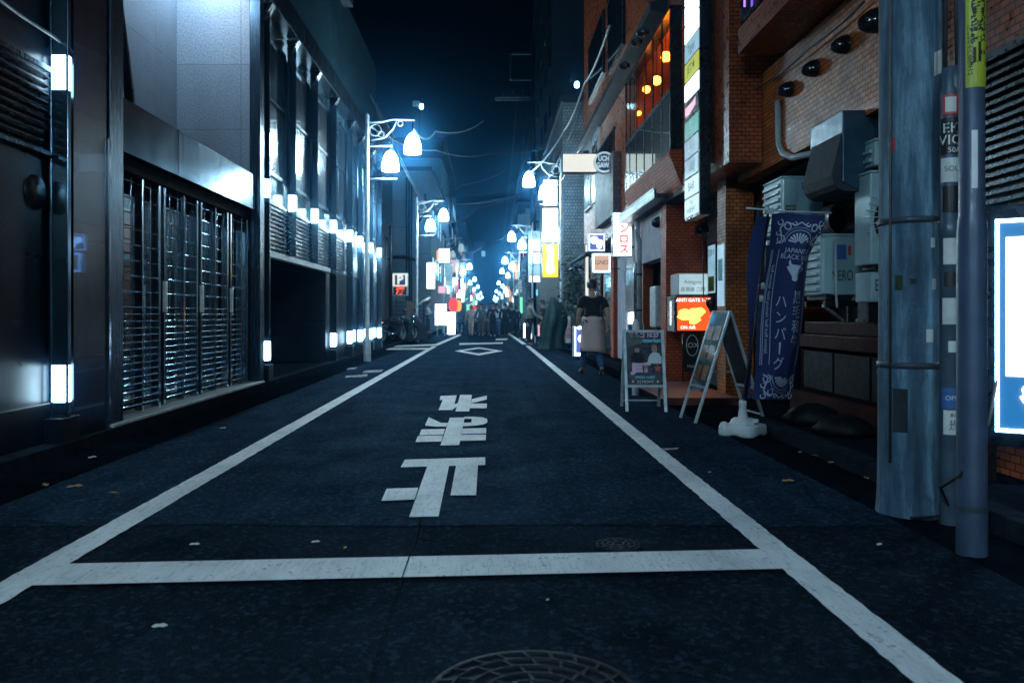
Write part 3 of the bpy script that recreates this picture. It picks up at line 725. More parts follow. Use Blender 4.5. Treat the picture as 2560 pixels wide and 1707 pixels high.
# lantern window bay
Y0, Y1 = 12.0, 16.0
MB(t).box(4.3, 6, Y0, 16.3, 2.98, 12).build('bay_back', 'brick_brown', t)
MB(t).box(2.9, 4.29, Y0, 16.3, 5.80, 12).build('bay_wall', 'brick_brown', t)
MB(t).box(2.9, 4.29, Y1 + .003, 16.3, 2.98, 5.797).build('bay_wall', 'brick_brown', t)
MB(t).box(2.905, 4.29, Y0, Y1, 2.98, 3.60).build('bay_floor', 'dark_plaster', t)
MB(t).prism([(2.9, Y0, 3.05), (2.903, Y0, 3.62), (2.72, Y0, 3.62), (2.70, Y0, 3.56)], (0, Y1 - Y0, 0)).build('bay_sill', 'brick_red', t)
MB(t).box(4.2, 4.26, Y0 + .05, Y1 - .05, 3.62, 5.74).build('bay_room_wall', 'room_orange', t)
MB(t).box(2.92, 4.19, Y1 - .05, Y1, 3.62, 5.74).build('bay_room_wall', 'room_orange', t)
MB(t).box(2.92, 4.26, Y0 + .002, Y0 + .04, 3.62, 5.79).build('bay_side', 'brick_brown', t)
MB(t).box(2.74, 4.25, Y0 + .05, Y1 - .05, 5.745, 5.79).build('bay_ceiling', 'room_orange', t)
MB(t).box(2.74, 4.19, Y0 + .05, Y1 - .06, 4.50, 4.54).build('bay_shelf', 'dark_frame', t)
fr = MB(t)
for y in (12.0, 12.62, 13.32, 14.05, 14.8, 15.5, 15.95): fr.box(2.72, 2.745, y, y + .05, 3.62, 5.74)
fr.box(2.715, 2.75, Y0, Y1, 4.50, 4.56).box(2.71, 2.90, Y0, Y1, 5.741, 5.797).box(2.745, 2.90, Y0, Y0 + .02, 3.62, 5.74)
o = fr.build('bay_window', 'dark_frame', t)
MB(o).box(2.728, 2.734, Y0 + .05, Y1 - .05, 3.63, 4.50).build('pane', 'window_glass', o)
MB(o).box(2.728, 2.734, Y0 + .05, Y1 - .05, 4.56, 5.738).build('pane', 'clear_glass', o)
# far upper part with pale windows and tiled balcony
MB(t).box(2.9, 6, 16.305, 24.5, 2.98, 12).build('far_wall', 'brick_brown', t)
for (a, b, c, d) in ((20.9, 22.2, 4.2, 6.2), (22.6, 24.0, 4.2, 6.2), (17.0, 19.2, 6.9, 8.6), (20.0, 23, 7.2, 8.8)):
    fr = MB(t).box(2.84, 2.90, a, b, c, d); o = fr.build('window_frame', 'white_plastic' if c < 5 else 'dark_frame', t)
    q = MB(o); n = 3
    for k in range(n): w_ = (b - a - .1) / n; q.box(2.83, 2.839, a + .05 + k * w_ + .03, a + .05 + (k + 1) * w_ - .03, c + .06, d - .06)
    q.build('pane', 'window_glass', o)
MB(t).box(2.72, 2.898, 17.6, 20.6, 3.35, 4.75).build('balcony_front', 'tile_grey', t, bevel=.01)
q = MB(t)
for k in range(16): q.bar((2.76, 17.65 + k * .19, 4.75), (2.76, 17.65 + k * .19, 5.25), .025)
q.bar((2.76, 17.6, 5.26), (2.76, 20.6, 5.26), .05); q.build('balcony_rail', 'dark_frame', t)
MB(t).prism([(2.9, 13, 6.05), (2.62, 13, 6.1), (2.62, 13, 6.24), (2.9, 13, 6.3)], (0, 11, 0)).build('ledge', 'dark_cladding', t)
MB(t).box(2.70, 2.9, 12.9, 16.5, 3.02, 3.10).box(2.66, 2.70, 12.9, 16.5, 3.02, 3.16).build('canopy', 'dull_steel', t, bevel=.006)
MB(t).box(2.66, 2.698, 12.95, 16.45, 3.165, 3.2).build('canopy_trim', 'galvanised', t)
# orange lanterns hung in the bay
for k, (y, z, lab) in enumerate(((13.13, 5.38, 'glowing orange globe lantern in the bay window pane nearest us'), (13.85, 5.20, 'glowing orange globe lantern in the second bay window pane'), (14.75, 5.30, 'small glowing orange lantern low in the third bay window pane'), (15.5, 5.05, 'dim orange lantern farthest inside the bay window'))):
    l = thing('globe_lantern', lab, 'lantern', (2.90, y, z), group='orange lanterns in the bay window')
    r = (.085, .08, .07, .045)[k]
    m = MB(); m.lathe([(.001, -r), (r * .7, -r * .75), (r, -r * .1), (r * .85, r * .6), (r * .3, r), (.001, r)], n=18); m.build('globe', 'lantern_orange' if k != 1 else 'lantern_orange', l)
    MB().tube([(0, 0, r), (0, 0, 5.74 - z)], .006, 6).build('cord', 'black_rubber', l)
    MB().lathe([(.03, r), (.05, r - .02), (.001, r + .02)], n=10).build('cap', 'black_metal', l)

# black dome wall lamps (unlit) on the brick fascia and ledge
def dome_lamp(label, loc, s=1.0):
    d = thing('dome_lamp', label, 'wall lamp', loc, group='black dome wall lamps on the brick building')
    m = MB(); m.lathe([(.112, .05), (.116, .03), (.112, .0), (.10, -.05), (.075, -.10), (.045, -.135), (.001, -.15)], n=26)
    for k, v in enumerate(m.v): m.v[k] = Vector((v.z * s, v.y * s, v.x * s * 1.05 + .18 * v.z * s))
    m.build('shade', 'gloss_black', d)
    MB().lathe([(.05, .0), (.05, .10)], n=12, axis='X').build('bracket', 'black_metal', d); MB().lathe([(.118 * s, .042 * s), (.124 * s, .048 * s), (.118 * s, .056 * s)], n=26, axis='X').build('rim', 'dull_steel', d)  # steel ring added to draw the highlight along the shade's edge
    return d
for (lab, px, py) in (('black dome lamp on the orange brick, topmost and half hidden by the concrete pole', 2012, 48), ('black dome lamp on the orange brick, next below the half hidden one', 1940, 103), ('largest clear black dome lamp at the middle of the orange brick wall', 1870, 158), ('lowest black dome lamp on the brick wall, above the white conduit', 1812, 206)):
    Y = 3.27 * F / (px - XV); dome_lamp(lab, (3.25, Y, wz(py, Y)), .72 if px < 2000 else .9)
for (lab, px, py) in (('black dome lamp on the brick ledge, nearest of the upper row', 1476, 74), ('black dome lamp on the brick ledge just below the nearest one', 1462, 97), ('black dome lamp on the brick ledge, lower down to the left', 1434, 151)):
    Y = 2.6 * F / (px - XV); dome_lamp(lab, (2.6, Y, wz(py, Y)), .7)
dome_lamp('black dome lamp at the top edge of the photo above the lantern window', (2.85, 2.8 * F / (1518 - XV), 6.9), 1.0)
dome_lamp('black lamp fixed under the tall sign column beside the poster', (3.3, 12.4, 2.45), .8)
dome_lamp('black lamp high on the plaster canopy wall left of the red pier', (2.95, 13.9, 2.75), .9)

# cabinet, tiled strip and plinth, colours darkened for the shade in the recess
t = thing('service_counter', 'dark kiosk counter with a red tiled edge in the recess behind the concrete pole', 'counter', (3.6, 7.3, .1))
MB(t).box(3.32, 4.2, 6.1, 8.5, .34, .80).build('cabinet', 'joint_black', t, bevel=.008)
for (a, b) in ((6.2, 6.9), (6.95, 7.65), (7.7, 8.4)): MB(t).box(3.312, 3.32, a, b, .38, .76).build('dark_pane', 'bag_black', t)
MB(t).box(3.27, 4.2, 6.05, 8.6, .801, .93).build('tiled_edge', 'shaded_tile', t, bevel=.006)
MB(t).box(3.24, 4.2, 6.0, 8.6, -.01, .338).build('plinth', 'shaded_tile', t)
MB(t).box(3.4, 4.2, 6.05, 8.6, .932, 1.06).build('top_step', 'shaded_tile', t, bevel=.01)
o = MB(t).box(3.300, 3.311, 6.55, 6.72, .50, .66).build('notice', 'sticker_white', t); MB(o).box(3.296, 3.2995, 6.60, 6.67, .55, .61).build('notice_print', 'ink_black', o)
# air conditioners
def ac_unit(label, x0, x1, y0, y1, z0, z1, fan=False):
    a = thing('air_conditioner', label, 'air conditioner', ((x0 + x1) / 2, (y0 + y1) / 2, z0))
    MB(a).box(x0, x1, y0, y1, z0 + .04, z1).build('casing', 'ac_paint', a, bevel=.012)
    MB(a).box(x0 - .006, x1 + .006, y0 - .006, y1 + .006, z1 + .001, z1 + .025).build('lid', 'ac_paint', a, bevel=.008)
    q = MB(a)
    if not fan:
        k = z0 + .08
        while k < z1 - .05: q.box(x0 - .022, x0, y0 + .05, y1 - .03, k, k + .03); k += .075
        q.build('side_louvre', 'ac_paint', a, bevel=.003)
    else:
        c = ((x0 + x1) / 2, (z0 + z1) / 2); r = min(x1 - x0, z1 - z0) / 2 - .03
        MB(a).lathe([(r * 1.0, y0 - .001), (.001, y0 - .001)], (c[0], 0, c[1]), n=30, axis='Y').build('fan_opening', 'black_metal', a)
        for j in range(34):
            th = 2 * math.pi * j / 34
            q.tube([(c[0] + .06 * math.cos(th), y0 - .012, c[1] + .06 * math.sin(th)), (c[0] + r * .6 * math.cos(th + .12), y0 - .02, c[1] + r * .6 * math.sin(th + .12)), (c[0] + r * 1.3 * math.cos(th + .3), y0 - .012, c[1] + r * 1.3 * math.sin(th + .3))], .004, 5, False)
        q.lathe([(.001, y0 - .02), (.07, y0 - .018), (.075, y0 - .006)], (c[0], 0, c[1]), n=16, axis='Y'); q.build('fan_guard', 'galvanised', a)
    for x in (x0 + .06, x1 - .1): MB(a).box(x, x + .05, y0 + .02, y1 - .02, z0, z0 + .038).build('foot', 'black_metal', a)
    return a
a = ac_unit('white air conditioner with stickers standing on the counter in the recess', 3.16, 3.78, 7.6, 8.1, 1.28, 1.88)
MB(a).box(3.30, 3.40, 7.592, 7.5995, 1.66, 1.80).build('sticker', 'sticker_blue', a); MB(a).box(3.42, 3.445, 7.592, 7.5995, 1.70, 1.79).build('sticker', 'sticker_red', a)
text('NERO', .13, (3.36, 7.59, 1.50), FRONT, 'ink_black', a, stretch=(.6, 1.1))
MB(a).box(3.17, 3.25, 7.55, 7.598, 1.33, 1.86).build('front_panel', 'ac_paint', a, bevel=.006)
MB(a).tube([(3.285, 7.57, 1.84), (3.29, 7.57, 1.35), (3.27, 7.5, 1.2)], .011, 8).build('refrigerant_pipe', 'pale_cable', a)
t = thing('metal_stand', 'dark steel stand and clutter under the white air conditioner', 'stand', (3.45, 7.7, 1.06))
for yy in (7.62, 8.08): MB(t).bar((3.2, yy, 1.24), (3.8, yy, 1.24), .05).build('rail', 'black_metal', t)
for x in (3.44, 3.75): MB(t).bar((x, 7.62, 1.065), (x, 7.62, 1.215), .04).build('leg', 'black_metal', t)
MB(t).bar((3.2, 7.64, 1.22), (3.5, 7.9, 1.07), .03).bar((3.45, 7.5, 1.07), (3.62, 7.52, 1.21), .02).build('brace', 'galvanised', t)
a = ac_unit('tall white air conditioner high in the recess behind the banner', 3.06, 3.5, 8.35, 8.9, 1.95, 2.56)
MB(a).box(3.065, 3.20, 8.30, 8.348, 1.97, 2.55).build('front_panel', 'ac_paint', a, bevel=.006)
MB(a).box(3.08, 3.19, 8.292, 8.2995, 2.16, 2.27).build('sticker', 'sticker_black', a); text('WEEKS\nCOUTAL', .05, (3.135, 8.29, 2.215), FRONT, 'ink_white', a, stretch=(.7, 1))
MB(a).box(3.27, 3.32, 8.342, 8.3495, 2.44, 2.52).build('sticker', 'sticker_blue', a)
MB(a).box(3.06, 3.6, 8.4, 8.45, 1.90, 1.949).box(3.06, 3.6, 8.78, 8.83, 1.90, 1.949).build('wall_bracket', 'galvanised', a)
a = ac_unit('grey fan unit with a radial grille partly hidden by the concrete pole', 3.25, 3.86, 6.8, 7.1, 1.52, 2.34, True)
a = ac_unit('small white slatted unit above the radial fan, by the pole', 3.30, 3.62, 6.82, 7.05, 2.37, 2.62)
t = thing('outdoor_unit', 'small pale box unit below the radial fan with a black label', 'air conditioner', (3.42, 6.9, 1.2))
MB(t).box(3.28, 3.56, 6.85, 7.15, 1.24, 1.50).build('casing', 'ac_paint', t, bevel=.01); text('ECL', .12, (3.38, 6.845, 1.38), FRONT, 'ink_black', t, stretch=(.7, 1.2))
MB(t).box(3.28, 3.56, 6.9, 7.1, 1.062, 1.239).build('base', 'black_metal', t)
# extraction hood and duct
t = thing('extraction_duct', 'dark blue sheet metal extractor duct with a flared lip under the brick fascia', 'duct', (3.4, 7.3, 2.2))
MB(t).prism([(3.10, 7.0, 2.93), (3.62, 7.0, 2.93), (3.62, 7.0, 2.26), (3.38, 7.0, 2.235), (3.20, 7.0, 2.24), (3.10, 7.0, 2.30)], (0, .7, 0)).build('duct', 'duct_blue', t, bevel=.01)
q = MB(t); prof = []
for k in range(9):
    a_ = k / 8 * R(75); prof.append((3.10 - .36 * math.sin(a_) * .6, 7.02, 2.36 - .12 * (1 - math.cos(a_)) - .0))
q.prism([(3.10, 7.01, 2.74), (3.02, 7.01, 2.42), (3.01, 7.01, 2.36), (3.03, 7.01, 2.28), (3.07, 7.01, 2.24), (3.12, 7.01, 2.22), (3.36, 7.01, 2.21), (3.36, 7.01, 2.236), (3.10, 7.01, 2.295)], (0, .66, 0)); q.build('flared_lip', 'dark_plaster', t, bevel=.008)
MB(t).lathe([(.17, 7.6), (.17, 7.95), (.15, 7.95)], (3.40, 0, 2.05), n=24, axis='Y').build('fan_drum', 'black_metal', t)
t = thing('conduit', 'pale conduit pipe bending down the brick wall beside the recess', 'pipe', (3.28, 9.2, 2.2))
Yc = 9.0
MB(t).tube([(3.27, wy(1787, 3.27), wz(232, wy(1787, 3.27))), (3.27, wy(1788, 3.27), wz(330, wy(1788, 3.27))), (3.27, wy(1797, 3.27), wz(352, wy(1797, 3.27))), (3.26, wy(1820, 3.26), wz(362, wy(1820, 3.26))), (3.2, wy(1895, 3.2), wz(348, wy(1895, 3.2)))], .035, 10).build('pipe', 'pale_cable', t)
t = thing('grey_screen', 'grey sheet screen leaning in the recess behind the banner', 'screen', (3.5, 10.1, .1))
MB(t).box(3.48, 3.9, 10.05, 10.08, .12, 2.62).build('sheet', 'grey_paint', t); MB(t).box(3.50, 3.62, 10.03, 10.049, 1.62, 1.72).build('pink_patch', 'ink_pink', t)
# bags on the step
for (lab, x, y, sx, sy, sz) in (('black plastic bag slumped on the step behind the flag stand', 3.0, 7.4, .25, .2, .2), ('black lumpy bag on the step close to the concrete pole', 3.0, 6.75, .24, .22, .17)):
    m = MB(); prof = [(.001, 0), (.9, 0), (1.0, .25), (.85, .6), (.5, .85), (.15, 1.0), (.001, 1.02)]
    m.lathe(prof, n=18)
    for k, v in enumerate(m.v):
        j = 1 + .12 * math.sin(7 * math.atan2(v.y, v.x) + 5 * v.z) + random.uniform(-.05, .05); m.v[k] = Vector((x + v.x * sx * j, y + v.y * sy * j, .116 + v.z * sz))
    m.smooth = True; o = m.build('plastic_bag', 'bag_black', None); tag(o, lab, 'bag')

# tall lit tenant sign on the pier
t = thing('tenant_sign', 'tall column of lit tenant name panels fixed to the brick pier', 'sign', (2.72, 10.6, 2.4))
MB(t).box(2.70, 2.84, 10.24, 11.02, 2.42, 8.2).build('case', 'dark_frame', t, bevel=.006)
MB(t).box(2.84, 2.90, 10.4, 10.9, 3.2, 8).build('mount', 'black_metal', t)
z = 2.46
rows = [(.30, 'sign_soft', 'THE\nBASEMENT', 'ink_black'), (.30, 'sign_soft', 'BAR', 'ink_black'), (.30, 'sign_grey', '酒場', 'ink_white'), (.30, 'sign_grey', 'ヒル', 'ink_white'), (.30, 'sign_teal', '整体\n二階', 'ink_white'), (.34, 'sign_grey', None, None), (.32, 'sign_white', None, None), (.32, 'sign_lime', 'JET★', 'ink_black'), (.34, 'sign_pale_blue', 'Tiger', 'ink_black'), (.42, 'sign_white', None, None), (.42, 'sign_white', None, None), (.42, 'sign_white', None, None), (.42, 'sign_white', None, None), (.42, 'sign_pale_blue', None, None)] + [(.4, 'sign_white', None, None)] * 6
for k, (h, mat, tx, ink) in enumerate(rows):
    h = .235
    if k == 5:
        o = MB(t).box(2.69, 2.6995, 10.27, 10.99, z, z + h).build('panel', 'poster_dark', t)
        MB(o).prism([(2.687, 10.95, z + .05), (2.687, 10.72, z + .04), (2.687, 10.40, z + .10), (2.687, 10.40, z + .20), (2.687, 10.55, z + .17), (2.687, 10.95, z + .17)], (-.002, 0, 0)).build('red_logo', 'sign_pink', o)
    else:
        o = MB(t).box(2.69, 2.6995, 10.27, 10.99, z, z + h).build('panel', mat, t)
        if tx: text(tx, .18 if '\n' not in tx else .10, (2.686, 10.63, z + h / 2), SIDE, ink, o, stretch=(1.0, .9))
    z += h + .03

# orange and white lightboxes on the red pier
t = thing('lightbox_sign', 'orange lit box sign with a fiery picture beside the red pier', 'sign', (3.2, 12.7, .86))
MB(t).box(2.93, 3.50, 12.55, 13.16, .86, 1.43).build('case', 'poster_dark', t, bevel=.008)
o = MB(t).box(2.955, 3.475, 12.54, 12.549, .885, 1.405).build('orange_panel', 'sign_orange', t)
text('ANTI GATE 1-10', .075, (3.2, 12.535, 1.36), FRONT, 'sign_white', o); text('ON AIR', .07, (3.12, 12.535, .93), FRONT, 'sign_white', o)
q = MB(o); rr = random.Random(3)
for (cx, cz, r_, s_) in ((3.12, 1.13, .13, 9), (3.27, 1.17, .11, 11), (3.05, 1.17, .07, 8), (3.22, 1.05, .08, 8)):
    ps = [(cx + r_ * rr.uniform(.7, 1.25) * math.cos(2 * math.pi * k / s_) * 1.15, 12.537, cz + r_ * rr.uniform(.7, 1.2) * math.sin(2 * math.pi * k / s_) * .8) for k in range(s_)]
    q.T = Matrix.Translation((0, -.0005 * len(q.f), 0)); q.poly(ps)
q.build('fire_picture', 'sign_fire', o)
o = MB(t).box(2.921, 2.929, 12.6, 13.1, .88, 1.41).build('side_panel', 'poster_dark', t); text('焼\n肉\n屋', .15, (2.918, 12.85, 1.15), SIDE, 'sign_white', o, line=.85)
t = thing('lightbox_sign', 'pale white lit box sign stacked on top of the orange one', 'sign', (3.2, 12.8, 1.44))
MB(t).box(2.98, 3.46, 12.6, 13.15, 1.44, 1.79).build('case', 'white_plastic', t, bevel=.02)
o = MB(t).box(2.995, 3.445, 12.588, 12.599, 1.455, 1.775).build('panel', 'sign_soft', t, bevel=.004); text('Antigate', .085, (3.21, 12.582, 1.65), FRONT, 'ink_pink', o); text('居酒屋 二階', .075, (3.21, 12.582, 1.53), FRONT, 'ink_black', o)
t = thing('drip_banner', 'black hanging cloth with an oval logo below the orange sign', 'banner', (3.1, 12.3, .3))
q = MB(t)
n = 10
for k in range(n):
    z0, z1 = .25 + .6 * k / n, .25 + .6 * (k + 1) / n; w0 = lambda z: .02 * math.sin(z * 9)
    q.box(2.98 + w0(z0), 3.25 + w0(z1), 12.28, 12.285, z0, z1)
q.build('cloth', 'black_cotton', t); q = MB(t); q.tube([(3.12 + .09 * math.cos(a / 20 * 2 * math.pi), 12.275, .66 + .16 * math.sin(a / 20 * 2 * math.pi)) for a in range(21)], .005, 6, False); q.build('oval_logo', 'ink_white', t)
text('IOX', .11, (3.12, 12.272, .66), FRONT, 'ink_white', t); text('Hell', .07, (3.1, 12.272, .34), FRONT, 'ink_white', t)
MB(t).tube([(2.98, 12.29, .02), (2.98, 12.29, .85)], .012, 8).tube([(3.27, 12.29, .02), (3.27, 12.29, .85)], .012, 8).build('stand', 'black_metal', t)
# posters on the tiled side wall
for (lab, y0, y1, z0, z1, mat, ink, tx) in (('pale blue notice with yellow foot on the tiled wall', 12.6, 13.05, 1.45, 2.28, 'sign_pale_blue', 'ink_black', '営業中'), ('framed white poster on the tiled wall beside the orange pillar', 11.9, 12.4, 1.35, 2.05, 'ink_white', 'ink_teal', 'MENU'), ('colourful lower poster on the tiled wall beside the orange pillar', 11.9, 12.5, .75, 1.32, 'ink_pink', 'ink_white', '旬')):
    t = thing('poster', lab, 'poster', (3.59, (y0 + y1) / 2, z0)); MB(t).box(3.575, 3.598, y0, y1, z0, z1).build('frame', 'dark_frame', t, bevel=.004)
    o = MB(t).box(3.568, 3.5745, y0 + .03, y1 - .03, z0 + .03, z1 - .03).build('sheet', mat, t); text(tx, .12, (3.565, (y0 + y1) / 2, z1 - .16), SIDE, ink, o)
    MB(o).box(3.564, 3.5675, y0 + .06, y1 - .06, z0 + .06, z0 + .3).build('picture', 'menu_brown' if 'white' in lab else 'sign_yellow', o)
t = thing('poster', 'narrow blue poster strip on the face of the orange pillar side', 'poster', (3.19, 10.9, 1.3)); MB(t).box(3.185, 3.198, 10.85, 11.15, 1.25, 2.1).build('sheet', 'sign_pale_blue', t); MB(t).box(3.181, 3.1845, 10.9, 11.1, 1.6, 1.9).build('picture', 'ink_teal', t)
t = thing('wall_cable', 'thin black cable hanging down beside the posters', 'cable', (3.45, 12.35, 1.4)); MB(t).tube([(3.3, 12.3, 2.4), (3.29, 12.28, 1.9), (3.3, 12.3, 1.38)], .008, 6).build('cable', 'black_rubber', t)
# grey meter cabinet and downpipe in the doorway
t = thing('meter_cabinet', 'grey covered cabinet in the dark doorway left of the red pier', 'cabinet', (3.05, 14.4, .3))
MB(t).box(2.95, 3.2, 14.2, 14.7, .9, 1.65).build('cabinet', 'galvanised', t, bevel=.03); MB(t).box(3.2, 3.34, 14.18, 14.72, .92, 1.66).build('cover', 'ac_paint', t, bevel=.03); MB(t).box(3.0, 3.3, 14.25, 14.65, .1, .89).build('base', 'black_metal', t)
t = thing('downpipe', 'grey corrugated downpipe on the left edge of the dark doorway', 'pipe', (2.92, 15.8, .1))
MB(t).tube([(2.85, 15.4, 2.95), (2.87, 15.5, 2.7), (2.92, 15.55, 2.5), (2.92, 15.55, .1)], .05, 12).build('pipe', 'galvanised', t)
q = MB(t)
for k in range(3): q.lathe([(.06, 0), (.062, .02), (.06, .04)], (2.92, 15.55, .5 + k * .7), n=12)
q.build('clamp', 'dull_steel', t)
t = thing('notice_board', 'dark blue notice board leaning at the foot of the brick columns', 'board', (2.85, 15.9, .1))
MB(t).prism([(2.72, 15.5, .12), (3.0, 15.5, .12), (3.0, 15.62, .95), (2.72, 15.62, .95)], (0, .03, 0)).build('board', 'sticker_blue', t); MB(t).bar((2.71, 15.49, .12), (2.71, 15.61, .96), .02).bar((3.01, 15.49, .12), (3.01, 15.61, .96), .02).build('frame', 'galvanised', t)
t = thing('white_bollard', 'small white post standing just behind the poster board', 'post', (2.0, 11.2, 0)); MB(t).lathe([(.05, 0), (.05, 1.0), (.03, 1.06), (.001, 1.07)], (2.05, 11.2, 0), n=16).build('post', 'white_plastic', t); MB(t).lathe([(.051, .8), (.052, .9), (.051, .9)], (2.05, 11.2, 0), n=16).build('band', 'galvanised', t)
# ------------------------------------------------------------------ utility pole, sign pole, near sign
px_, pr = wx(2097, 4.52), .165
t = thing('utility_pole', 'thick stained concrete utility pole at the right kerb', 'utility pole', (px_, 4.55, 0))
MB().lathe([(.182, 0), (.176, .06), (.172, .14), (.169, .35), (.168, .78), (.172, .80), (.166, .83), (.163, 1.5), (.162, 3), (.158, 9), (.001, 9)], n=44).build('shaft', 'weathered_concrete', t)
for z in (1.64, .83): MB().lathe([(.166, z), (.174, z + .004), (.174, z + .032), (.166, z + .036)], n=40).build('steel_band', 'band_steel', t)
MB().bar((-.19, -.02, 1.66), (-.165, -.02, 1.66), .03).build('band_buckle', 'band_steel', t)
q = MB(); q.tube([(-.150, -.075, .3), (-.152, -.075, 1.6), (-.148, -.077, 3.0), (-.14, -.08, 5)], .009, 6); q.build('earth_wire', 'cable', t)
def curved_label(parent, a0, a1, z0, z1, r, mat, name='sticker', tilt=0):
    q = MB(); n = 8; i = q.pts([(r * math.sin(a0 + (a1 - a0) * k / n), -r * math.cos(a0 + (a1 - a0) * k / n), z + tilt * (k / n - .5)) for k in range(n + 1) for z in (z0, z1)])
    for k in range(n): q.face([i + 2 * k, i + 2 * k + 2, i + 2 * k + 3, i + 2 * k + 1])
    q.smooth = True; return q.build(name, mat, parent)
curved_label(t, .30, .72, 2.46, 2.59, .1665, 'sticker_white', tilt=.03)
for (a0, a1, z0, z1, m_) in ((.0, .25, .98, 1.05, 'sticker_white'), (-.95, -.7, 1.27, 1.35, 'leaf_green'), (.2, .36, 1.27, 1.33, 'sticker_white'), (.15, .32, 1.5, 1.555, 'sticker_white'), (.5, .62, 2.91, 2.96, 'sticker_blue'), (-1.1, -.95, 2.05, 2.12, 'sticker_red'), (.45, .6, 1.79, 1.83, 'sticker_blue'), (-.5, -.3, 1.3, 1.33, 'sticker_black')):
    curved_label(t, a0, a1, z0, z1, .1685 if z0 > 0.9 else .176, m_)
curved_label(t, -1.0, -.55, .48, .72, .1745, 'dark_plaster', 'old_poster_trace')
MB().tube([(.10, -.14, 2.88), (.24, -.18, 2.94)], .008, 6).build('wire_clip', 'cable', t)
# conduit with stickers
t = thing('sticker_conduit', 'slim steel conduit covered in stickers beside the concrete pole', 'pipe', (wx(2180, 4.3), 4.3, 0))
MB().lathe([(.048, 0), (.047, 1.55), (.052, 1.56), (.052, 1.62), (.045, 1.63), (.045, 2.33), (.036, 2.36), (.036, 2.46), (.001, 2.47)], n=28).build('pipe', 'conduit_grey', t)
MB().lathe([(.05, 2.30), (.052, 2.40), (.038, 2.47), (.001, 2.48)], (.03, .01, 0), n=24).build('cap', 'grey_paint', t)
MB().tube([(-.02, 0, 2.45), (-.022, 0, 3.2), (-.03, 0, 6)], .011, 8).tube([(.045, 0, 2.46), (.035, 0, 3), (.0, 0, 4.0), (-.01, 0, 6)], .012, 8).build('cables', 'cable', t)
stk = [(-1.2, .5, 2.20, 2.31, 'sticker_red'), (-.9, .2, 2.215, 2.295, 'sticker_white'), (-1.4, 1.2, 1.99, 2.185, 'sticker_black'), (-1.4, 1.1, 1.84, 1.97, 'sticker_white'), (-1.2, 1.0, 1.68, 1.82, 'sticker_black'), (-1.1, .9, 1.40, 1.54, 'sticker_white'), (-1.0, 1.0, 1.28, 1.36, 'sticker_black'), (-1.2, .8, 1.08, 1.22, 'sticker_white'), (-.6, .6, .93, .99, 'sticker_white'), (-1.3, 1.3, .63, .74, 'sticker_blue'), (-1.1, .7, .49, .62, 'sticker_white')]
for k, (a0, a1, z0, z1, m_) in enumerate(stk): curved_label(t, a0, a1, z0, z1, .0500 + .0006 * (k == 1), m_)
def wrap(r, T0): return lambda p: Vector((T0[0] + r * math.sin(p.x / r), T0[1] - r * math.cos(p.x / r), T0[2] + p.y))
O = t.location
text('EKS\nVICT', .075, None, None, 'ink_white', t, line=.85, mapf=wrap(.0508, (O.x, O.y, 2.095))); text('50A', .04, None, None, 'ink_white', t, mapf=wrap(.0508, (O.x, O.y, 2.01)))
text('SOUL', .04, None, None, 'ink_black', t, mapf=wrap(.0508, (O.x, O.y, 1.91))); text('禁\n煙', .055, None, None, 'ink_black', t, line=.8, mapf=wrap(.0508, (O.x, O.y, .555)))
text('OPEN', .035, None, None, 'ink_white', t, mapf=wrap(.0508, (O.x, O.y, .685)))
# steel sign pole
t = thing('sign_pole', 'smooth grey steel pole with yellow wrap and white strip, nearest the right edge', 'sign pole', (wx(2232, 3.76), 3.76, 0))
MB().lathe([(.066, 0), (.066, .22), (.064, .23), (.064, 1.52), (.060, 1.58), (.055, 1.60), (.053, 6), (.001, 6)], n=36).build('shaft', 'grey_paint', t)
curved_label(t, -1.0, 1.15, 2.19, 3.2, .0575, 'sign_yellow', 'yellow_wrap')
O = t.location
text(col('自転車放置禁止'), .115, None, None, 'ink_black', t, line=.95, mapf=wrap(.0582, (O.x + .0, O.y, 2.66)), stretch=(.62, 1), bold=.006)
text(col('区域内撤去'), .055, None, None, 'ink_black', t, line=.85, mapf=lambda p: wrap(.0582, (O.x, O.y, 2.36))(Vector((p.x - .038, p.y, 0))), stretch=(.5, 1))
curved_label(t, -.55, -.10, 1.72, 1.99, .0562, 'white_plastic', 'white_strip')
MB().lathe([(.069, .21), (.069, .235)], n=30).build('foot_ring', 'band_steel', t)
q = MB(t)
t2 = thing('slack_cable', 'black cable sagging between the poles above the pavement', 'cable', (2.4, 4.2, .2)); c0 = [(px_ - .1, 4.36, .02), (px_ + .1, 4.30, .05), (wx(2160, 4.2), 4.2, .22), (wx(2210, 3.7), 3.72, .38), (wx(2270, 3.9), 3.9, .58), (wx(2290, 4.6), 4.6, .75)]
MB(t2).tube(c0, .008, 6).build('cable', 'black_rubber', t2)
# big lit signboard at the right edge
t = thing('lit_signboard', 'large glowing white signboard with a bull logo cut by the right edge', 'sign', (3.15, 4.75, .3))
a = Matrix.Translation((3.085, 4.86, 0)) @ Matrix.Rotation(R(-30), 4, 'Z')
def sb(x0, x1, y0, y1, z0, z1): m = MB(t); m.T = a; return m.box(x0, x1, y0, y1, z0, z1)
sb(-.06, .86, .0, .16, .33, 1.80).build('case', 'dark_frame', t, bevel=.01)
m = MB(t); m.T = a
m.box(.0, .018, -.012, -.002, .42, 1.71).box(.0, .80, -.012, -.002, .42, .44).box(.0, .80, -.012, -.002, 1.69, 1.71).box(.782, .80, -.012, -.002, .42, 1.71); m.build('frame_tube', 'sign_tube', t)
sb(.019, .781, -.006, -.001, .441, 1.689).build('blue_panel', 'panel_blue', t)
o = sb(.055, .75, -.012, -.007, .76, 1.60).build('white_panel', 'panel_white', t)
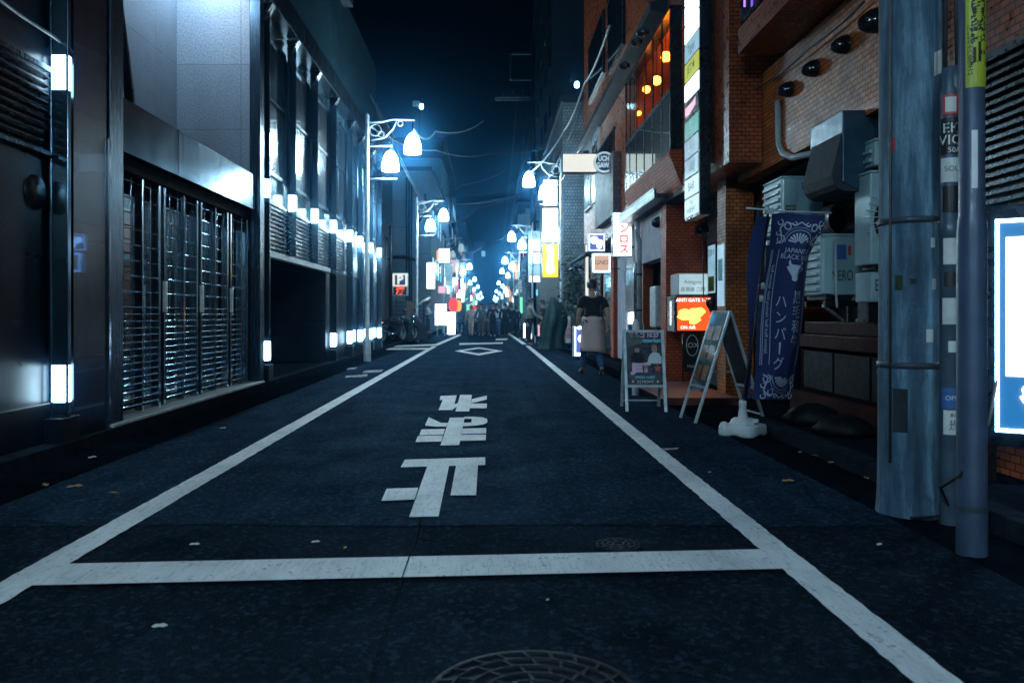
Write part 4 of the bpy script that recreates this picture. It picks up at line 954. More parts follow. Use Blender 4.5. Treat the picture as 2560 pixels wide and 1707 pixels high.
m = MB(o); m.T = a; m.box(.085, .088, -.015, -.0125, 1.33, 1.42).box(.085, .088, -.015, -.0125, 1.13, 1.22).box(.10, .60, -.015, -.0125, 1.335, 1.338); m.build('menu_lines', 'sticker_blue', o)
def bull(mb, T, s, ):
    L_ = [(0, -.9), (.16, -.88), (.26, -.72), (.24, -.5), (.34, -.12), (.5, .0), (.74, .04), (.8, .16), (.66, .26), (.44, .22), (.52, .34), (.66, .42), (.70, .62), (.58, .8), (.56, .58), (.40, .44), (.22, .40), (0, .42)]
    P = L_ + [(-x, z) for x, z in reversed(L_[1:-1])]
    c = mb.pts([T((0, -.1))]); i = mb.pts([T((x * s, z * s)) for x, z in P]); n = len(P)
    for k in range(n): mb.face([c, i + k, i + (k + 1) % n])
m = MB(t); bull(m, lambda p: a @ Vector((.20 + p[0] * .9, -.016, .62 + p[1])), .105); m.build('bull_logo', 'panel_white', t)
text('和牛バーグ', .085, a @ Vector((.52, -.016, .62)), a.to_3x3().to_4x4() @ FRONT, 'panel_white', t)
MB(t).box(3.05, 3.12, 4.9, 4.97, .1, .33).box(3.6, 3.67, 4.75, 4.82, .1, .33).build('foot', 'black_metal', t)

# ------------------------------------------------------------------ A-boards
def a_board(label, loc, rz, wd, h, spread, topleg=True):
    t = thing('a_board', label, 'A-board sign', loc, rz)
    ang = math.atan2(spread, h)
    for s, nm in ((-1, 'front_frame'), (1, 'rear_frame')):
        m = MB()
        P = lambda u, v, d=0: Vector((u, s * (spread * (1 - v / h)) + s * d * math.cos(ang), v + d * math.sin(ang)))
        for u in (-wd / 2, wd / 2): m.bar(P(u, .0), P(u, h), .036, .024)
        m.bar(P(-wd / 2, h - .012), P(wd / 2, h - .012), .022, .03); m.bar(P(-wd / 2, h * .31), P(wd / 2, h * .31), .018, .032)
        if s > 0: m.bar(P(-wd / 2, .08), P(wd / 2, .08), .014, .018)
        m.build(nm, 'galvanised', t, bevel=.003)
    def face(name, mat, v0, v1, u0, u1, d, sgn=-1):
        m = MB(); P = lambda u, v, dd: Vector((u, sgn * spread * (1 - v / h) + sgn * dd, v))
        i = m.pts([P(u0, v0, d), P(u1, v0, d), P(u1, v1, d), P(u0, v1, d), P(u0, v0, d - .005), P(u1, v0, d - .005), P(u1, v1, d - .005), P(u0, v1, d - .005)])
        for f in ((0, 1, 2, 3), (7, 6, 5, 4), (0, 4, 5, 1), (1, 5, 6, 2), (2, 6, 7, 3), (3, 7, 4, 0)): m.face([i + q for q in f])
        return m.build(name, mat, t)
    mapf = lambda p: ref_matrix(t) @ Vector((p.x, -spread * (1 - p.y / h) - .014, p.y))
    return t, face, mapf
ax = wx(1488, 9.27)
t, face, mapf = a_board('upright A-board with a dark concert poster reading JET and a red star', (ax, 9.55, 0), R(-3), .45, .945, .27)
face('backing', 'black_metal', .31, .93, -.21, .21, .002, 1); po = face('poster', 'poster_dark', .305, .915, -.205, .205, .008)
def onp(name, mat, polys, d=.0):
    m = MB(t)
    for k, pl in enumerate(polys): m.poly([mapf(Vector((u, v, 0))) + Vector((0, -.0006 * k - d, 0)) for u, v in pl])
    return m.build(name, mat, t)
R4 = lambda u0, u1, v0, v1: [(u0, v0), (u1, v0), (u1, v1), (u0, v1)]
text('JET', .135, None, None, 'ink_pink', t, mapf=lambda p: mapf(Vector((p.x * 1.12 - .045, p.y + .505, 0))), bold=.012); 
star = [(.15 + (.052 if k % 2 == 0 else .022) * math.sin(k * math.pi / 5), .50 + (.052 if k % 2 == 0 else .022) * math.cos(k * math.pi / 5)) for k in range(10)]
c_ = (.15, .50); onp('red_star', 'ink_red', [[c_, star[k], star[(k + 1) % 10]] for k in range(10)])
text('マルゴ 10.27', .065, None, None, 'ink_pink', t, mapf=lambda p: mapf(Vector((p.x, p.y + .885, 0))), bold=.003); text('Gymnasium', .065, None, None, 'ink_teal', t, mapf=lambda p: mapf(Vector((p.x + .06, p.y + .825, 0))), bold=.004)
text('SPECIAL GUEST', .034, None, None, 'ink_teal', t, mapf=lambda p: mapf(Vector((p.x, p.y + .395, 0))), bold=.002); text('★  DJ NIGHT  ★', .045, None, None, 'ink_white', t, mapf=lambda p: mapf(Vector((p.x, p.y + .345, 0))))
onp('pale_glow_print', 'poster_green', [[(-.2, .74), (-.02, .80), (.0, .86), (-.12, .91), (-.2, .9)]], .0)
onp('white_singer', 'ink_white', [[(.03, .555), (.20, .555), (.20, .63), (.17, .675), (.125, .69), (.08, .675), (.05, .63)]]); onp('singer_face', 'poster_face', [[(.095, .685), (.145, .685), (.155, .72), (.15, .765), (.12, .78), (.095, .765), (.088, .72)]], .001)
onp('dark_singer', 'navy_suit', [[(-.17, .56), (.0, .56), (-.005, .63), (-.04, .68), (-.085, .70), (-.13, .68), (-.165, .63)]]); onp('singer_face', 'poster_face', [[(-.105, .685), (-.062, .685), (-.055, .715), (-.06, .75), (-.085, .76), (-.108, .75), (-.113, .715)]], .001); onp('dark_cap', 'hair', [[(-.12, .735), (-.05, .735), (-.05, .765), (-.085, .785), (-.12, .765)]], .0014)
# second A-board, seen almost edge on
t, face, mapf = a_board('glossy A-board menu stand seen from its side, beside the orange pillar', (2.49, 8.55, .003), R(-83), .43, 1.17, .38)
face('rear_panel', 'black_metal', .34, 1.12, -.195, .195, .002, 1); face('menu_sheet', 'poster_green', .32, 1.14, -.20, .20, .006); face('menu_cover', 'clear_glass', .32, 1.14, -.202, .202, .013)
rr = random.Random(5)
for k in range(3):
    for j in range(2): onp('dish_picture', 'menu_brown', [R4(-.18 + j * .19, -.02 + j * .19, .44 + k * .21, .59 + k * .21)])
MB().bar((-.2, -.21, .5), (-.2, .21, .5), .012).build('stay', 'galvanised', t)
t3 = thing('spotlight_clip', 'black clip lamp hooked on the top of the glossy menu stand', 'lamp', (2.47, 8.75, 1.17))
MB().lathe([(.02, .0), (.05, .05), (.055, .11), (.001, .11)], (-.05, -.02, .02), n=14).build('shade', 'black_metal', t3); MB().tube([(-.05, 0, 0), (-.05, -.02, .05)], .012, 6).build('clip', 'black_metal', t3)
# low red platform behind the boards
t = thing('entrance_step', 'low reddish tiled entrance step behind the two A-boards', 'step', (2.75, 11, 0)); MB(t).box(2.15, 3.1, 9.9, 12.4, .0, .10).build('tread', 'terracotta', t, bevel=.01); MB(t).box(2.13, 2.149, 9.9, 12.4, .0, .08).build('edge', 'kerb_concrete', t)

# ------------------------------------------------------------------ flag banner with its water-filled base
bx, by = 2.37, 7.46
t = thing('flag_weight', 'white plastic water-filled flag base on the asphalt', 'flag base', (bx, by, 0), R(12))
m = MB(); ring = []
N = 44
prof = [(0.0, .90, 0), (.012, .985, 0), (.03, 1.0, 0), (.088, .985, 0), (.102, .95, 0), (.108, .90, 0), (.112, .70, 1), (.120, .58, 1), (.150, .52, 1), (.165, .44, 1), (.170, .20, 1)]
rings = []
for (z, s, k) in prof:
    row = []
    for j in range(N):
        th = 2 * math.pi * j / N
        r = .205 * (1 + .12 * math.cos(4 * th + .6) * (1 if s > .6 else .15) + .03 * math.cos(8 * th + 1.2)) * s
        zz = z if not (z < .03) else z + .016 * max(0, math.cos(4 * th + 3.7))
        row.append((r * math.cos(th), r * math.sin(th) * .86, zz))
    rings.append(m.pts(row))
m.smooth = True
for a_, b_ in zip(rings, rings[1:]):
    for j in range(N): m.face([a_ + j, a_ + (j + 1) % N, b_ + (j + 1) % N, b_ + j])
m.face([rings[-1] + j for j in range(N)]); m.face([rings[0] + j for j in reversed(range(N))])
m.build('tank', 'white_plastic', t)
MB().lathe([(.045, .17), (.04, .22), (.034, .25), (.033, .27), (.036, .275), (.036, .31), (.03, .33), (.001, .33)], n=20).build('socket', 'white_plastic', t)
MB().lathe([(.03, 0), (.03, .03), (.001, .035)], (.09, -.07, .13), n=14).build('filler_cap', 'white_plastic', t); MB().lathe([(.035, 0), (.035, .07), (.02, .085), (.001, .085)], (-.19, 0, .05), n=14).build('filler_cap', 'white_plastic', t)
t = thing('flag_banner', 'navy flag banner with white bull head and Japanese lettering on a leaning pole', 'banner', (bx, by, .2))
top = Vector((2.63, 7.52, 2.09))
MB(t).tube([(bx, by, .2), (bx + .10, by + .02, .9), top], .012, 10).build('pole', 'black_metal', t)
MB(t).tube([(2.42, 7.5, 2.135), (2.75, 7.50, 2.105), (3.22, 7.50, 2.09)], .009, 8).build('cross_rod', 'white_plastic', t)
q = MB(t)
for p in ((2.615, 7.515, 2.12), (2.575, 7.51, 1.40), (2.56, 7.508, 1.28)): q.lathe([(.001, -.03), (.02, -.025), (.022, .02), (.012, .035), (.001, .036)], p, n=12)
q.box(2.61, 2.67, 7.48, 7.50, 2.08, 2.13); q.build('fitting', 'white_plastic', t)
BH, BW = 1.74, .50
def cloth(u, v, d=0.0):
    """u 0..1 across, v 0..1 down; the cloth leans left and folds at its right edge"""
    narrow = .50 if v < .10 else .50 - .06 * min(1, (v - .10) / .12)
    x = 2.645 - .185 * v + narrow * u + .012 * math.sin(9 * v + 2 * u)
    y = 7.47 + .045 * math.sin(5.5 * u + 3.0 * v) * (.35 + v) + (.11 * max(0, u - .72) / .28 * (1 if v > .1 else .3)) - d
    return Vector((x, y, 2.075 - BH * v + .012 * math.sin(6 * u)))
q = MB(t); nu, nv = 26, 60; i = q.pts([cloth(a_ / nu, b_ / nv) for b_ in range(nv + 1) for a_ in range(nu + 1)]); q.smooth = True
for b_ in range(nv):
    for a_ in range(nu): k = i + b_ * (nu + 1) + a_; q.face([k, k + 1, k + nu + 2, k + nu + 1])
o = q.build('cloth', 'navy_cloth', t)
# the flap of cloth behind the pole
q = MB(t); i = q.pts([(2.655 - .19 * v - .05 * math.sin(3.1 * v) - (.09 + .05 * math.sin(5 * v + 1)) * s, 7.53 + .03 * s * math.sin(7 * v), 2.06 - 1.72 * v) for v in [k / 24 for k in range(25)] for s in (0, .5, 1)]); q.smooth = True
for k in range(24):
    for s in range(2): b_ = i + k * 3 + s; q.face([b_, b_ + 1, b_ + 4, b_ + 3])
q.build('flap', 'navy_cloth', t)
cm = lambda p: cloth(p.x / BW + .5, p.y / BH, .004)        # p in metres: x across from centre, y down from top
def ctext(body, size, x, y, line=1.0, st=(1, 1), name='lettering', **k): text(body, size, None, None, 'banner_print', t, name=name, line=line, stretch=st, mapf=lambda p: cm(Vector((p.x + x, y - p.y, 0))), **k)
ctext(col('黒毛和牛'), .135, .12, .985, 1.02, (.85, 1.0)); ctext(col('ハンバ'), .135, -.045, .985, 1.12, (.85, 1.0)); ctext('グ', .135, -.045, 1.415, 1, (.85, 1.0)); 
ctext('JAPANESE\nBLACK BEEF', .062, .06, .375, .95)
def cpoly(name, polys, fan=False):
    m = MB(t)
    for pl in polys: m.poly([cm(Vector((x, y, 0))) for x, y in pl])
    return m.build(name, 'banner_print', t)
cpoly('long_vowel_mark', [[(-.055, 1.21), (-.035, 1.205), (-.040, 1.32), (-.052, 1.32)]])
m = MB(t); bull(m, lambda p: cm(Vector((.065 + p[0], .52 - p[1], 0))), .115); m.build('bull_head', 'banner_print', t)
def fan(x, y, r, up=1):
    pl = []
    for k in range(9):
        a0, a1 = R(6 + k * 18.7), R(6 + k * 18.7 + 15.5); r0 = .22 * r
        pl.append([(x - r0 * math.cos(a0), y - up * r0 * math.sin(a0)), (x - r * math.cos(a0 + .03), y - up * r * math.sin(a0 + .03)), (x - r * 1.05 * math.cos((a0 + a1) / 2), y - up * r * 1.05 * math.sin((a0 + a1) / 2)), (x - r * math.cos(a1 - .03), y - up * r * math.sin(a1 - .03)), (x - r0 * math.cos(a1), y - up * r0 * math.sin(a1))])
    return pl
cpoly('fan_emblem', fan(.03, .275, .095)); cpoly('fan_emblem', fan(.03, 1.52, .095, -1))
def crib(pts, w): return [cm_strip for cm_strip in [[(a[0] - w * (b[1] - a[1]) / (math.dist(a, b) + 1e-9), a[1] + w * (b[0] - a[0]) / (math.dist(a, b) + 1e-9)), (b[0] - w * (b[1] - a[1]) / (math.dist(a, b) + 1e-9), b[1] + w * (b[0] - a[0]) / (math.dist(a, b) + 1e-9)), (b[0] + w * (b[1] - a[1]) / (math.dist(a, b) + 1e-9), b[1] - w * (b[0] - a[0]) / (math.dist(a, b) + 1e-9)), (a[0] + w * (b[1] - a[1]) / (math.dist(a, b) + 1e-9), a[1] - w * (b[0] - a[0]) / (math.dist(a, b) + 1e-9))] for a, b in zip(pts, pts[1:])]]
arc = lambda x, y, r, a0, a1, n=14: [(x + r * math.cos(R(a0 + (a1 - a0) * k / n)), y - r * math.sin(R(a0 + (a1 - a0) * k / n))) for k in range(n + 1)]
orn = []
for yb, up in ((.275, 1), (1.52, -1)):
    for r, w_ in ((.125, .003), (.15, .002)): orn += crib(arc(.03, yb, r, 0, 180 * up), w_)
    for s in (-1, 1):
        for (x, y, r) in ((.17, .03, .035), (.20, .09, .022), (.12, .15, .028), (.19, .19, .024), (.06, .18, .018)):
            orn += crib(arc(.03 + s * x, yb - up * y, r, 90 if s > 0 else 90, 90 + s * 300, 12), .005)
        orn += crib([(.03 + s * .21, yb - up * -.01), (.03 + s * .16, yb - up * .02), (.03 + s * .19, yb - up * .14), (.03 + s * .13, yb - up * .19), (.03 + s * .05, yb - up * .165), (.03, yb - up * .20)], .006)
cpoly('scroll_ornament', orn)
ln = []
for x in (-.215, -.20, -.135, .225): ln += crib([(x, .34 + k * .12) for k in range(10)], .0028)
cpoly('border_lines', ln)
text('Japanese Black Beef  Hamburg Steak  Japanese Beef', .040, None, None, 'banner_print', t, mapf=lambda p: cm(Vector((-.168 + p.y, .90 - p.x, 0))))
# ------------------------------------------------------------------ street lamps
def street_lamp(label, x, y, side, mats=('lamp_glow', 'lamp_glow'), full=True, group='twin lantern street lamps along the street'):
    """side +1: arms reach to +x. Two bell lanterns on a post."""
    t = thing('street_lamp', label, 'street lamp', (x, y, 0), group=group)
    MB().lathe([(.09, 0), (.085, .5), (.055, .6), (.05, 5.95), (.03, 6.0), (.001, 6.02)], n=14 if full else 8).build('post', 'galvanised', t)
    s = side
    m = MB(); m.tube([(0, 0, 5.78), (s * .35, 0, 5.80), (s * .62, 0, 5.86), (s * 1.15, 0, 5.84)], .022, 8)
    m.tube([(s * .10, 0, 5.35), (s * .42, 0, 5.42), (s * .62, 0, 5.62), (s * .72, 0, 5.84)], .016, 8); m.tube([(0, 0, 5.22), (s * .6, 0, 5.22)], .018, 8); MB().tube([(0, 0, 4.42), (s * .72, 0, 4.42)], .02, 8).build('cross_bar', 'galvanised', t)
    if full:
        for (cx, cz, r) in ((.20, 5.60, .14), (.80, 5.76, .06), (.34, 5.5, .07)):
            m.tube([(s * (cx + r * math.cos(a / 16 * 2 * math.pi)), 0, cz + r * math.sin(a / 16 * 2 * math.pi)) for a in range(17)], .011, 6, False)
    m.build('scroll_arm', 'galvanised', t)
    for (dx, z, mt) in ((1.10, 5.25, mats[0]), (.56, 4.83, mats[1])):
        prof = [(.02, .27), (.07, .25), (.12, .19), (.165, .09), (.19, -.02), (.205, -.14), (.205, -.20), (.17, -.215), (.001, -.215)]
        b = MB().lathe(prof, (s * dx, 0, z), n=20 if full else 10); o = b.build('lantern', mt, t)
        q = MB()
        if full:
            for k in range(6):
                a = 2 * math.pi * k / 6 + .3
                q.tube([(s * dx + (r + .006) * math.cos(a), (r + .006) * math.sin(a), z + zz) for r, zz in prof[:7]], .006, 5, False)
            q.lathe([(.21, -.205), (.214, -.185), (.209, -.17)], (s * dx, 0, z), n=20)
        q.tube([(s * dx, 0, z + .26), (s * dx, 0, 5.84 if dx > 1 else 5.22)], .02, 8); q.build('lantern_cage', 'dull_steel', o)
    return t
lm = street_lamp('closest lit twin lantern street lamp, in front of the panelled building on the left', -2.97, 19.3, 1)
left = [(33.0, 'twin lantern street lamp rising beside the wooden plank post on the left', None), (49, 'twin lantern street lamp on the left that is not lit', 'dim'), (68, 'third lit twin lantern street lamp along the left side', None), (92, 'fourth lit lamp along the left side, before the red lantern', 'far'), (116, 'fifth lit lamp along the left side', 'far'), (152, 'lamp on the left side close to the vanishing point', 'far'), (186, 'farthest lamp visible on the left side', 'far')]
right = [(27, 'closest lit twin lantern street lamp on the right, behind the covered object', None), (42, 'second lit twin lantern street lamp on the right, beside the column of signs', None), (60.5, 'third lit twin lantern street lamp along the right side', None), (75, 'fourth lit lamp along the right side', 'far'), (103, 'fifth lit lamp along the right side', 'far'), (139, 'lamp on the right side close to the vanishing point', 'far'), (180, 'farthest lamp but one on the right side', 'far'), (215, 'farthest lamp visible on the right side', 'far')]
for (y, lab, kind) in left:
    mt = {'dim': 'dim_lamp', 'far': 'far_lamp', None: 'mid_lamp'}[kind]; street_lamp(lab, -2.85 if y > 40 else -3.02, y, 1, (mt, mt), y < 60)
for (y, lab, kind) in right:
    mt = {'far': 'far_lamp', None: 'mid_lamp'}[kind]
    o = street_lamp(lab, 2.42 if y < 30 else 2.25, y, -1, (mt, mt), y < 60)
    o.location.z = .45 if y < 30 else 0
    if y < 30: MB().lathe([(.12, -.34), (.11, 0)], n=12).build('base', 'kerb_concrete', o)
street_lamp('unseen twin lantern street lamp added as fill behind the photographer on the left', -2.97, -3.2, 1)  # unseen lamp, added to light the foreground
street_lamp('unseen twin lantern street lamp added as fill behind the photographer on the right', 2.40, -7.0, -1)  # second unseen lamp post, also added for foreground light

# ------------------------------------------------------------------ box signs
def lightbox(name, label, x0, x1, z0, z1, Y, face, d=.18, case='dull_steel', txt=None, ink='ink_black', size=.2, line=1.0, arm=0, frame=.02, st=(1, 1), rz=0.0, rnd=.0):
    cx = (x0 + x1) / 2
    t = thing(name, label, 'sign', (cx, Y, z0), rz)
    w2, h = (x1 - x0) / 2, z1 - z0
    MB().box(-w2, w2, 0, d, 0, h).build('case', case, t, bevel=.012)
    o = MB().box(-w2 + frame, w2 - frame, -.012, -.001, frame, h - frame).build('panel', face, t, bevel=.004)
    if txt: text(txt, size, t.matrix_basis @ Vector((0, -.018, h / 2)), Matrix.Rotation(rz, 4, 'Z') @ FRONT, ink, o, line=line, stretch=st)
    if arm: MB().box(w2 if arm > 0 else -w2 - abs(arm), w2 + arm if arm > 0 else -w2, d * .3, d * .6, h * .75, h * .8).box(w2 if arm > 0 else -w2 - abs(arm), w2 + arm if arm > 0 else -w2, d * .3, d * .6, h * .2, h * .25).build('bracket', 'dull_steel', t)
    return t
def LB(name, label, px0, px1, py0, py1, Y, face, **k): return lightbox(name, label, wx(px0, Y), wx(px1, Y), wz(py1, Y), wz(py0, Y), Y, face, **k)
t = LB('lightbox_sign', 'white vertical lit sign with four red katakana characters', 1407, 1452, 487, 590, 16.8, 'sign_white', txt=None, arm=.12, frame=.015)
for k, ch in enumerate('マンロス'): text(ch, .21, (t.location.x + .03, 16.775, t.location.z + .80 - .215 * k), FRONT, 'sign_red', t, stretch=(1.0, 1.0), bold=.008)
text(col('焼肉ホルモン酒場'), .062, (t.location.x - .13, 16.775, t.location.z + .46), FRONT, 'ink_black', t, line=1.15)
t = LB('bull_sign', 'square purple lit sign with a white bull shape, upper of two', 1351, 1390, 536, 577, 18.0, 'frame_glow', case='white_plastic', arm=.35)
MB(t).box(wx(1354, 18), wx(1387, 18), 17.972, 17.987, wz(574, 18), wz(539, 18)).build('purple_panel', 'sign_purple', t)
m = MB(t); cx, cz = wx(1370, 18), wz(556, 18)
m.lathe([(.001, 0), (.085, 0)], (cx - .05, 17.970, cz + .04), n=20, axis='Y').lathe([(.001, 0), (.07, 0)], (cx + .07, 17.969, cz - .02), n=20, axis='Y').lathe([(.001, 0), (.055, 0)], (cx + .06, 17.968, cz - .09), n=18, axis='Y'); m.build('white_bull', 'panel_white', t)
t = LB('square_sign', 'square beige lit sign with thin brown letters, hung below the purple one', 1360, 1403, 581, 627, 18.0, 'frame_glow', case='white_plastic', arm=.22)
o = MB(t).box(wx(1364, 18), wx(1399, 18), 17.972, 17.987, wz(622, 18), wz(586, 18)).build('beige_panel', 'sign_beige', t); text('GND', .14, (t.location.x, 17.968, wz(603, 18)), FRONT, 'menu_brown', o)
t = lightbox('lightbox_sign', 'low purple lit sign standing on the ground behind the man in the apron', wx(1318, 19.5), wx(1350, 19.5), .11, .86, 19.5, 'frame_glow', case='white_plastic', rz=R(8))
MB(t).box(t.location.x - .14, t.location.x + .14, 19.47, 19.485, .2, .78).build('purple_panel', 'sign_purple', t); m = MB(t); m.lathe([(.001, 0), (.09, 0)], (t.location.x + .02, 19.465, .55), n=18, axis='Y'); m.build('white_bull', 'panel_white', t)
# long cream box with the round disc
t = LB('projecting_sign', 'long cream lit box sign with a round blue disc reading UCHI GAWA', 1291, 1372, 352, 397, 18.2, 'sign_cream', d=.25, case='dull_steel')
o = t; cx, cz = wx(1387, 18.2), wz(374, 18.2)
MB(t).lathe([(.001, .02), (.24, .02), (.24, .22), (.001, .22)], (cx, 18.13, cz), n=36, axis='Y').build('disc_case', 'white_plastic', t)
MB(t).lathe([(.195, 0), (.24, .0), (.24, .012)], (cx, 18.12, cz), n=36, axis='Y').build('disc_rim', 'sign_soft', t); MB(t).lathe([(.001, 0), (.194, .0)], (cx, 18.12, cz), n=36, axis='Y').build('disc_face', 'sign_teal' if 0 else 'sticker_blue', t)
text('UCHI\nGAWA', .15, (cx, 18.11, cz), FRONT, 'sign_soft', t, line=.95, stretch=(.78, 1.05), bold=.006)
MB(t).box(cx + .2, 2.9, 18.2, 18.3, cz + .1, cz + .14).box(cx + .2, 2.9, 18.2, 18.3, cz - .14, cz - .1).build('bracket', 'dull_steel', t)
# stacked signs right
Y = 31
LB('lightbox_sign', 'tall glowing white box sign above the yellow one on the right', 1246, 1282, 478, 557, Y, 'sign_white_hot', arm=.1, d=.3)
LB('lightbox_sign', 'topmost pale lit box sign of the stack over the yellow sign', 1247, 1281, 412, 474, Y, 'sign_white', arm=.1, d=.3)
t = LB('lightbox_sign', 'yellow lit vertical sign with white cloud and dark characters', 1245, 1283, 560, 638, Y, 'sign_yellow_lit', arm=.1, d=.3)
m = MB(t); cx = t.location.x
for (dz, r) in ((1.13, .15), (.92, .13), (.72, .14), (.50, .15), (.32, .17)): m.lathe([(.001, 0), (r, 0)], (cx + .02 * math.sin(dz * 9), Y - .02 - dz * .002, t.location.z + dz), n=18, axis='Y')
m.build('white_cloud', 'sign_white', t)
text(col('ハスヌス'), .22, (cx, Y - .03, t.location.z + .72), FRONT, 'ink_teal', t, line=1.1, bold=.004)
Y = 44
hh = [(531, 548, 'sign_pale_blue', '八'), (549, 578, 'sign_white', '口'), (580, 606, 'sign_white', '中 編'), (608, 632, 'sign_pale_blue', None), (633, 648, 'sign_white', 'いけや')]
t = thing('sign_stack', 'column of five pale blue and white lit shop signs on the right', 'sign', (wx(1226, Y), Y, wz(648, Y)))
for (a, b, mt, tx) in hh:
    o = MB(t).box(wx(1214, Y), wx(1241, Y), Y, Y + .25, wz(b, Y), wz(a, Y)).build('box', 'white_plastic', t, bevel=.01)
    MB(o).box(wx(1215, Y), wx(1240, Y), Y - .012, Y - .001, wz(b - 1, Y), wz(a + 1, Y)).build('panel', mt, o)
    if tx: text(tx, .30, (wx(1228, Y), Y - .02, wz((a + b) / 2, Y)), FRONT, 'ink_black', o, stretch=(.8, 1))
MB(t).tube([(wx(1243, Y), Y + .1, .1), (wx(1243, Y), Y + .1, wz(528, Y))], .05, 8).build('post', 'galvanised', t)
LB('lightbox_sign', 'narrow amber vertical sign with a yellow foot at the end of the brick building', 1343, 1353, 560, 688, 23, 'sign_cream', d=.1)
LB('lightbox_sign', 'small orange vertical sign in the haze left of the sign column', 1182, 1190, 603, 642, 66, 'sign_amber')
LB('menu_board', 'white vertical board with red characters behind the covered object', 1298, 1312, 724, 792, 29, 'ink_white', txt=col('居酒屋'), ink='ink_red', size=.22)
LB('lightbox_sign', 'round cyan glowing sign at head height beyond the coat', 1231, 1236, 664, 680, 36, 'sign_cyan')
# signs left
LB('lightbox_sign', 'white lit sign with a cut corner hanging over the man in a white shirt', 979, 1000, 602, 664, 37, 'sign_white', txt=col('居酒屋'), size=.26, d=.4)
LB('lightbox_sign', 'bright square white sign high on the left beside a yellow strip', 1008, 1033, 571, 603, 45, 'sign_white_hot', d=.4)
LB('lightbox_sign', 'small yellow strip sign attached to the left of the square white sign', 1002, 1007.5, 574, 602, 45, 'sign_amber', d=.3)
LB('lightbox_sign', 'pale teal vertical sign with dark figures on the left', 1023, 1039, 605, 656, 50, 'sign_pale_blue', txt=col('和食'), ink='ink_teal', size=.45)
LB('lightbox_sign', 'small white sign with two dark marks below the teal sign', 1039, 1051, 637, 656, 52, 'sign_white', txt='・・', size=.5)
LB('lightbox_sign', 'pink lit sign board under the hanging cut corner sign', 1006, 1024, 656, 674, 42, 'sign_pink')
LB('lightbox_sign', 'slim white vertical sign above the red lantern on the left', 1060, 1066, 665, 694, 62, 'sign_white_hot')
LB('lightbox_sign', 'small pale blue sign high under a lantern on the left', 1056, 1072, 603, 612, 66, 'sign_pale_blue')
LB('lightbox_sign', 'tiny amber sign between two far lamps on the left', 1071, 1075, 652, 663, 80, 'sign_amber')
LB('lightbox_sign', 'green and white lit sign low in the distance on the left', 1071, 1080, 698, 716, 70, 'sign_green')
LB('lightbox_sign', 'small round white sign near the pink board on the left', 1026, 1034, 658, 675, 56, 'sign_white')
def stand_sign(label, px0, px1, py0, py1, Y, mat, legs=True):
    t = LB('standing_sign', label, px0, px1, py0, py1, Y, mat, d=.12, case='white_plastic')
    h = wz(py1, Y)
    if h > .05:
        for x in (-.2, .2): MB().bar((x, .06, -h + .005), (x, .06, 0), .04).build('leg', 'galvanised', t)
stand_sign('glowing white board on legs outside the shop, left of a second one', 999, 1026, 698, 747, 43, 'sign_white_hot')
stand_sign('glowing white box standing on the ground right of the white board', 1027, 1046, 716, 768, 45.5, 'sign_white_hot')
stand_sign('low glowing bluish box on the ground by the coat, left of a pair', 1202, 1207, 742, 776, 36, 'sign_white_hot')
stand_sign('low glowing bluish box on the ground by the coat, right of a pair', 1216, 1222, 745, 778, 35, 'sign_white_hot')
stand_sign('low pink lit box on the ground left of the covered object', 1235, 1246, 745, 772, 32, 'sign_pink')
t = thing('paper_lantern', 'red paper lantern hanging over the street on the left', 'lantern', (wx(1041, 55), 55, wz(700, 55))); MB().lathe([(.12, -.5), (.28, -.3), (.32, 0), (.28, .3), (.12, .5), (.001, .5)], n=14).build('shade', 'sign_red', t); MB().lathe([(.13, -.62), (.22, -.51), (.13, -.5)], n=12).build('tassel', 'sign_amber', t); MB().tube([(0, 0, .5), (0, 0, 1.2)], .02, 6).build('cord', 'black_rubber', t)
t = thing('paper_lantern', 'amber paper lantern right of the red one', 'lantern', (wx(1052, 58), 58, wz(702, 58))); MB().lathe([(.1, -.42), (.24, -.25), (.26, 0), (.24, .25), (.1, .42), (.001, .42)], n=14).build('shade', 'sign_amber', t); MB().tube([(0, 0, .42), (0, 0, 1.3)], .02, 6).build('cord', 'black_rubber', t)
# tiny lights far down the street
rr = random.Random(11)
for k in range(48):
    Y = rr.uniform(60, 210); s = rr.choice((-1, 1)); z = rr.uniform(1.2, 5.5); w_ = rr.uniform(.35, .8); h = rr.uniform(.5, 1.6)
    o = lightbox('shop_sign', 'tiny lit shop sign far down the street near the vanishing point', s * rr.uniform(2.9, 3.5) - w_ / 2, s * 3.2 + w_ / 2, z, z + h, Y, rr.choice(['sign_white_hot', 'sign_white', 'sign_cyan', 'sign_pale_blue', 'sign_pink', 'sign_amber', 'sign_white', 'sign_teal', 'sign_red', 'sign_beige', 'sign_grey', 'sign_green']))
    o['group'] = 'tiny lit shop signs far down the street'
